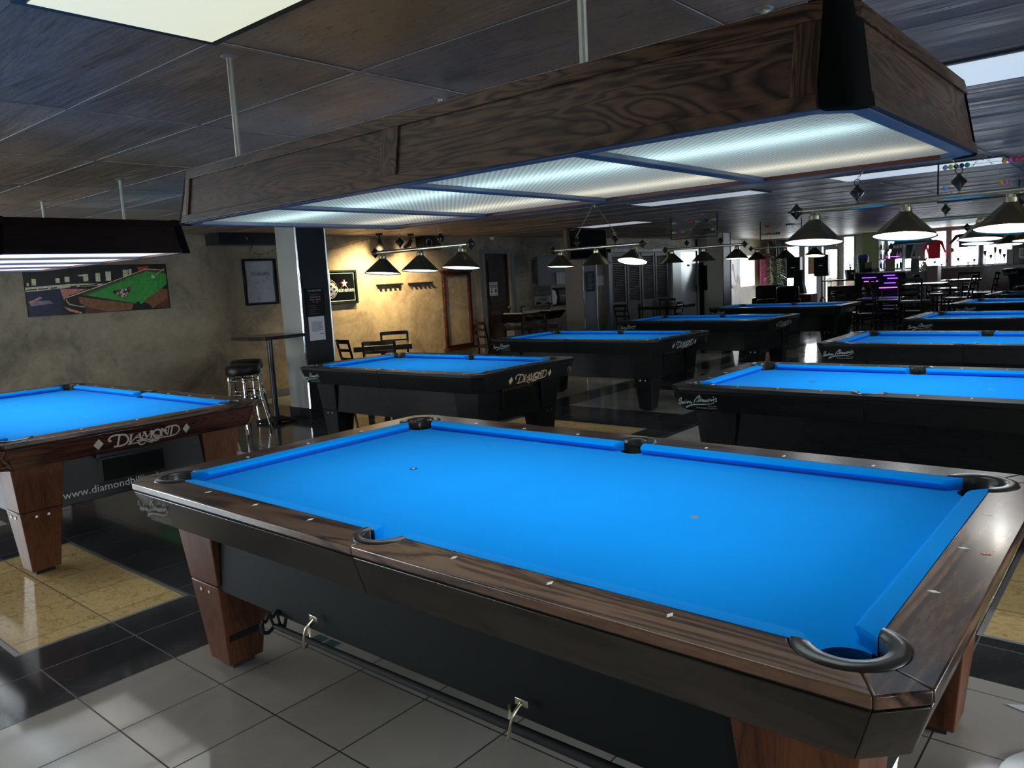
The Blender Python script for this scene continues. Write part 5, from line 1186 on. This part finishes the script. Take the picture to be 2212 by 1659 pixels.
# shelves with bottles behind the bar
sh = empty('back_shelf', (-3.15, 22.6, 0), 0, 'tall white shelf unit of bottles, lit violet, behind the bar', 'shelf')
for x in (-.32, .32): MB().box(x - .015, x + .015, -.15, .15, 0, 2.2).build('upright', 'grey_cloth', sh)
shz = (.9, 1.25, 1.52, 1.80)
for z in shz: MB().box(-.32, .32, -.15, .15, z, z + .02).build('shelf_board', 'grey_panel', sh)
MB().box(-.25, .2, -.155, -.15, 1.50, 1.52).build('led_strip', 'purple', sh); MB().box(-.1, .25, -.155, -.15, 1.58, 1.595).build('led_strip', 'violet', sh)
rb = random.Random(5); bt = None
for zi, z in enumerate(shz[1:]):
    for k in range(7):
        x = -3.15 - .26 + k * .086; hgt = rb.uniform(.16, .23); mt = rb.choice(['amber', 'paper', 'navy_cloth', 'dkgreen', 'pale'])
        tag(MB().lathe([(.0001, 0), (.03, 0), (.03, hgt * .6), (.011, hgt * .78), (.011, hgt), (.0001, hgt)], 10, 0, Matrix.Translation((x, 22.55, z + .02))).build('bottle', mt), ('bottle on the lowest lit shelf', 'bottle on the middle shelf', 'bottle on the top shelf')[zi] + ' behind the bar', 'bottle', ('bottles on the lowest lit shelf', 'bottles on the middle shelf', 'bottles on the top shelf')[zi])
# garments hanging before the windows
def shirt(x, y, z, w, h, mat, label, sleeve=.22, hood=False):
    root = empty('hanging_shirt', (x, y, z), 0, label, 'shirt')
    o = [(-.5 * w * .72, -h), (.5 * w * .72, -h), (.5 * w * .74, -.25 * h), (.5 * w + sleeve * .35, -.75 * h), (.5 * w + sleeve * .55, -.7 * h), (.5 * w, -.08 * h), (.1 * w, 0), (-.1 * w, 0), (-.5 * w, -.08 * h), (-.5 * w - sleeve * .55, -.7 * h), (-.5 * w - sleeve * .35, -.75 * h), (-.5 * w * .74, -.25 * h)]
    m = MB(); m.loft([(px, -.05 * (1 if abs(px) < .3 * w else .4), pz) for px, pz in o], [(px, .05 * (1 if abs(px) < .3 * w else .4), pz) for px, pz in o]); m.build('garment', mat, root, bev=.015)
    if hood: MB().ball((0, 0, .03), .09, 0, 12, (1, .6, 1)).build('hood', mat, root)
    MB().tube([(0, 0, 0), (0, 0, .06), (.02, 0, .09)], .004, 6).tube([(-.4 * w, 0, -.06 * h), (0, 0, .01), (.4 * w, 0, -.06 * h)], .005, 6).build('hanger', 'blackm', root); return root
shirt(-3.10, 23.0, 1.98, .42, .45, 'navy_cloth', 'charcoal hooded sweatshirt hanging in the window left of the red shirt', hood=True)
shirt(-2.78, 23.15, 1.92, .42, .42, 'blackm', 'black shirt overlapping the grey one in the bar window')
shirt(-2.50, 23.0, 1.92, .36, .5, 'grey_cloth', 'grey shirt hanging left of the red shirt', .1)
shirt(-2.12, 22.9, 1.99, .42, .52, 'red_cloth', 'bright red shirt hanging in the bar window', .16)
shirt(-1.35, 23.2, 2.12, .62, .38, 'navy_cloth', 'large dark jacket hanging right of the window mullion', .3)
pc = tag(MB().box(-1.88, -1.80, 23.78, 23.79, 1.62, 1.74).build('red_sticker', 'redtrim'), 'small square red sticker on the bar window right of the red shirt', 'sticker')
# trophies
def trophy(x, z, h, mat, label):
    t_ = empty('trophy', (x, 23.86, z), 0, label, 'trophy', 'trophies on the window sill')
    MB().box(-.035, .035, -.035, .035, 0, .04).build('base', 'amber', t_); MB().tube([(0, 0, .04), (0, 0, h * .6)], .012, 8).build('stem', mat, t_); MB().lathe([(.0001, h * .58), (.014, h * .62), (.035, h * .8), (.04, h), (.034, h), (.0001, h * .7)], 12).build('cup', mat, t_); return t_
struct(MB().box(-3.6, -.3, 23.78, 23.99, 1.17, 1.2).build('trim_8', 'grey_panel'))
for i, (x, h, mt) in enumerate(((-2.30, .20, 'blue_plastic'), (-2.12, .12, 'navy_cloth'), (-1.98, .22, 'navy_cloth'), (-1.70, .26, 'blue_plastic'), (-1.45, .12, 'navy_cloth'), (-1.30, .2, 'blue_plastic'))):
    trophy(x, 1.2, h, mt, 'small bluish trophy, %s from the left on the window sill' % ('first', 'second', 'third', 'fourth', 'fifth', 'sixth')[i])
for i, (x, h) in enumerate(((-1.04, .42), (-.90, .30), (-.80, .50), (-.68, .44), (-.58, .30))):
    trophy(x, 1.2, h, 'amber', 'brown trophy, %s from the left in the right end window' % ('first', 'second', 'third', 'fourth', 'fifth')[i])
pl = tag(MB().box(-.52, -.36, 23.8, 23.9, 1.2, 1.62).build('wall_plaque', 'wainscot'), 'dark wooden plaque at the right end of the trophy window', 'plaque')
sgn = empty('wall_sign', (-.16, 23.985, 1.5), 0, 'white shield shaped notice on the grey end wall at right', 'sign'); MB().prism([(-.1, -.12), (0, -.17), (.1, -.12), (.1, .13), (-.1, .13)], 0, .006, 0, Matrix.Rotation(PI / 2, 4, 'X')).build('board', 'paper', sgn)
mb = MB(); T = frame_T((0, -.008, 0), (1, 0, 0), (0, 0, 1)); [lay(mb, [(-.07, .07 - k * .05), (.07, .07 - k * .05), (.07, .085 - k * .05), (-.07, .085 - k * .05)], 0, T, 0) for k in range(4)]; mb.build('printed_lines', 'ink', sgn)
# leaning grey boxes by the raised table
for x, lab in ((-.62, 'pale plastic bucket left of the raised pool table'), (-.36, 'second pale plastic bucket, touching the raised pool table')):
    tag(MB().lathe([(.0001, 0), (.10, 0), (.12, .3), (.0001, .3)], 20, 0, Matrix.Translation((x, 20.3, .34))).build('bucket', 'grey_cloth'), lab, 'bucket')
# greenery outside
for i, (x, y, h) in enumerate(((-6.2, 26.2, 1.3), (-4.9, 26.9, 1.5), (-7.6, 26.2, 1.5))):
    plant('shrub', (x, y, -.12), h, 260, .42, 'leaf_out', 'leafy shrub outside, %s of the glass door' % ('left', 'straight ahead', 'far left')[i], None, .3, seed=20 + i)

# ------------------------------------------------------------------ light
def area(name, loc, rot, sx, sy, power, col=(1, 1, 1), portal=False):
    l = bpy.data.lights.new(name, 'AREA'); l.shape = 'RECTANGLE'; l.size = sx; l.size_y = sy; l.energy = power; l.color = col
    if portal: l.cycles.is_portal = True
    o = bpy.data.objects.new(name, l); COL.objects.link(o); o.location = loc; o.rotation_euler = rot; return o
for x0, x1, z0, z1 in wins: area('window_portal', ((x0 + x1) / 2, Y1 + .25, (z0 + z1) / 2), (-PI / 2, 0, 0), x1 - x0, z1 - z0, 1, portal=True)
for x0, x1 in FW: area('window_portal', ((x0 + x1) / 2, Y0 - .25, 1.27), (PI / 2, 0, 0), x1 - x0, 1.85, 1, portal=True)
for y0, y1 in ((-5.2, -3.2), (1.4, 4.4)): area('window_portal', (XR + .25, (y0 + y1) / 2, 1.3), (0, PI / 2, 0), 1.8, y1 - y0, 1, portal=True)
for y0, y1 in ((-5.4, -3.2), (-2.9, -.7)): area('window_portal', (XL - .25, (y0 + y1) / 2, 1.27), (0, -PI / 2, 0), 1.85, y1 - y0, 1, portal=True)
area('window_portal', (XL - .25, 21.6, 1.4), (0, -PI / 2, 0), .93, 1.12, 1, portal=True)
def spot(loc, tgt, power, col, size, blend=.6, rad=.03):
    l = bpy.data.lights.new('wall_spot', 'SPOT'); l.energy = power; l.color = col; l.spot_size = R(size); l.spot_blend = blend; l.shadow_soft_size = rad
    o = bpy.data.objects.new('wall_spot', l); COL.objects.link(o); o.location = loc; o.rotation_euler = (Vector(tgt) - Vector(loc)).to_track_quat('-Z', 'Y').to_euler(); return o
spot((-6.42, 6.55, 2.13), (-7.0, 6.7, 1.2), 150, (1, .70, .33), 150, 1.)
spot((-6.42, 7.30, 2.11), (-7.0, 7.4, 1.2), 100, (1, .68, .33), 150, 1.)
# the boxes' prismatic lenses throw their light downwards; spots added under every shade, unlit ones too
for x, y, p_ in ((1.27, .628, 8), (-3.09, .50, 8)):
    o = area('box_light', (x, y, 1.797), (0, 0, 0), 2.4, 1.0, p_, (.84, 1, .98)); o.data.spread = R(125)
for x, y, k_, rz in ((-2.33, 3.55, 1, .8), (-2.27, 6.35, .7, .9), (-2.36, 9.33, .6, 1), (-2.34, 12.5, .6, 1.5), (1.79, 3.55, 2.3, .5), (1.72, 6.3, 1.4, .8), (1.72, 9.3, .9, .4), (1.6, 12.6, .8, 0)):
    for dx in (-.52, 0, .52):
        o = spot((x + dx * math.cos(R(rz)), y + dx * math.sin(R(rz)), 1.655), (x + dx, y, 0), 4.2 * k_, (.80, .90, 1), 150, .5, .03); o.name = 'added_shade_spot'
w = bpy.data.worlds.new('world'); sc.world = w; w.use_nodes = True
bg = w.node_tree.nodes['Background']; bg.inputs[0].default_value = (.88, .94, 1, 1)
# hazy sky, brightest towards the sun beyond the street windows (+y)
wn = w.node_tree; tcw = wn.nodes.new('ShaderNodeTexCoord'); sx_ = wn.nodes.new('ShaderNodeSeparateXYZ'); mr = wn.nodes.new('ShaderNodeMapRange')
wn.links.new(tcw.outputs['Generated'], sx_.inputs[0]); wn.links.new(sx_.outputs[1], mr.inputs[0]); mr.inputs[1].default_value = -.6; mr.inputs[2].default_value = .9; mr.inputs[3].default_value = 9; mr.inputs[4].default_value = 28; wn.links.new(mr.outputs[0], bg.inputs[1])

# ------------------------------------------------------------------ camera
cd = bpy.data.cameras.new('camera'); cam = bpy.data.objects.new('camera', cd); COL.objects.link(cam); sc.camera = cam
px, py, pz, ya, pi_, ro, foc = CAMV
f = Vector((math.cos(ya) * math.cos(pi_), math.sin(ya) * math.cos(pi_), math.sin(pi_))); r = f.cross(Vector((0, 0, 1))).normalized(); u = r.cross(f)
r2 = r * math.cos(ro) + u * math.sin(ro); u2 = -r * math.sin(ro) + u * math.cos(ro)
cam.matrix_world = Matrix(((r2.x, u2.x, -f.x, px), (r2.y, u2.y, -f.y, py), (r2.z, u2.z, -f.z, pz), (0, 0, 0, 1)))
cd.sensor_fit = 'HORIZONTAL'; cd.sensor_width = 36; cd.lens = 36 * foc / 2212; cd.clip_start = .05; cd.clip_end = 200
sc.view_settings.view_transform = 'Standard'; sc.view_settings.look = 'None'; sc.view_settings.gamma = 1; sc.view_settings.exposure = .38
sc.view_settings.use_curve_mapping = False
sc.cycles.use_denoising = True; sc.cycles.max_bounces = 7; sc.cycles.diffuse_bounces = 3; sc.cycles.glossy_bounces = 3; sc.cycles.use_adaptive_sampling = True; sc.cycles.adaptive_threshold = .02; sc.cycles.sample_clamp_indirect = 6; sc.cycles.transparent_max_bounces = 12
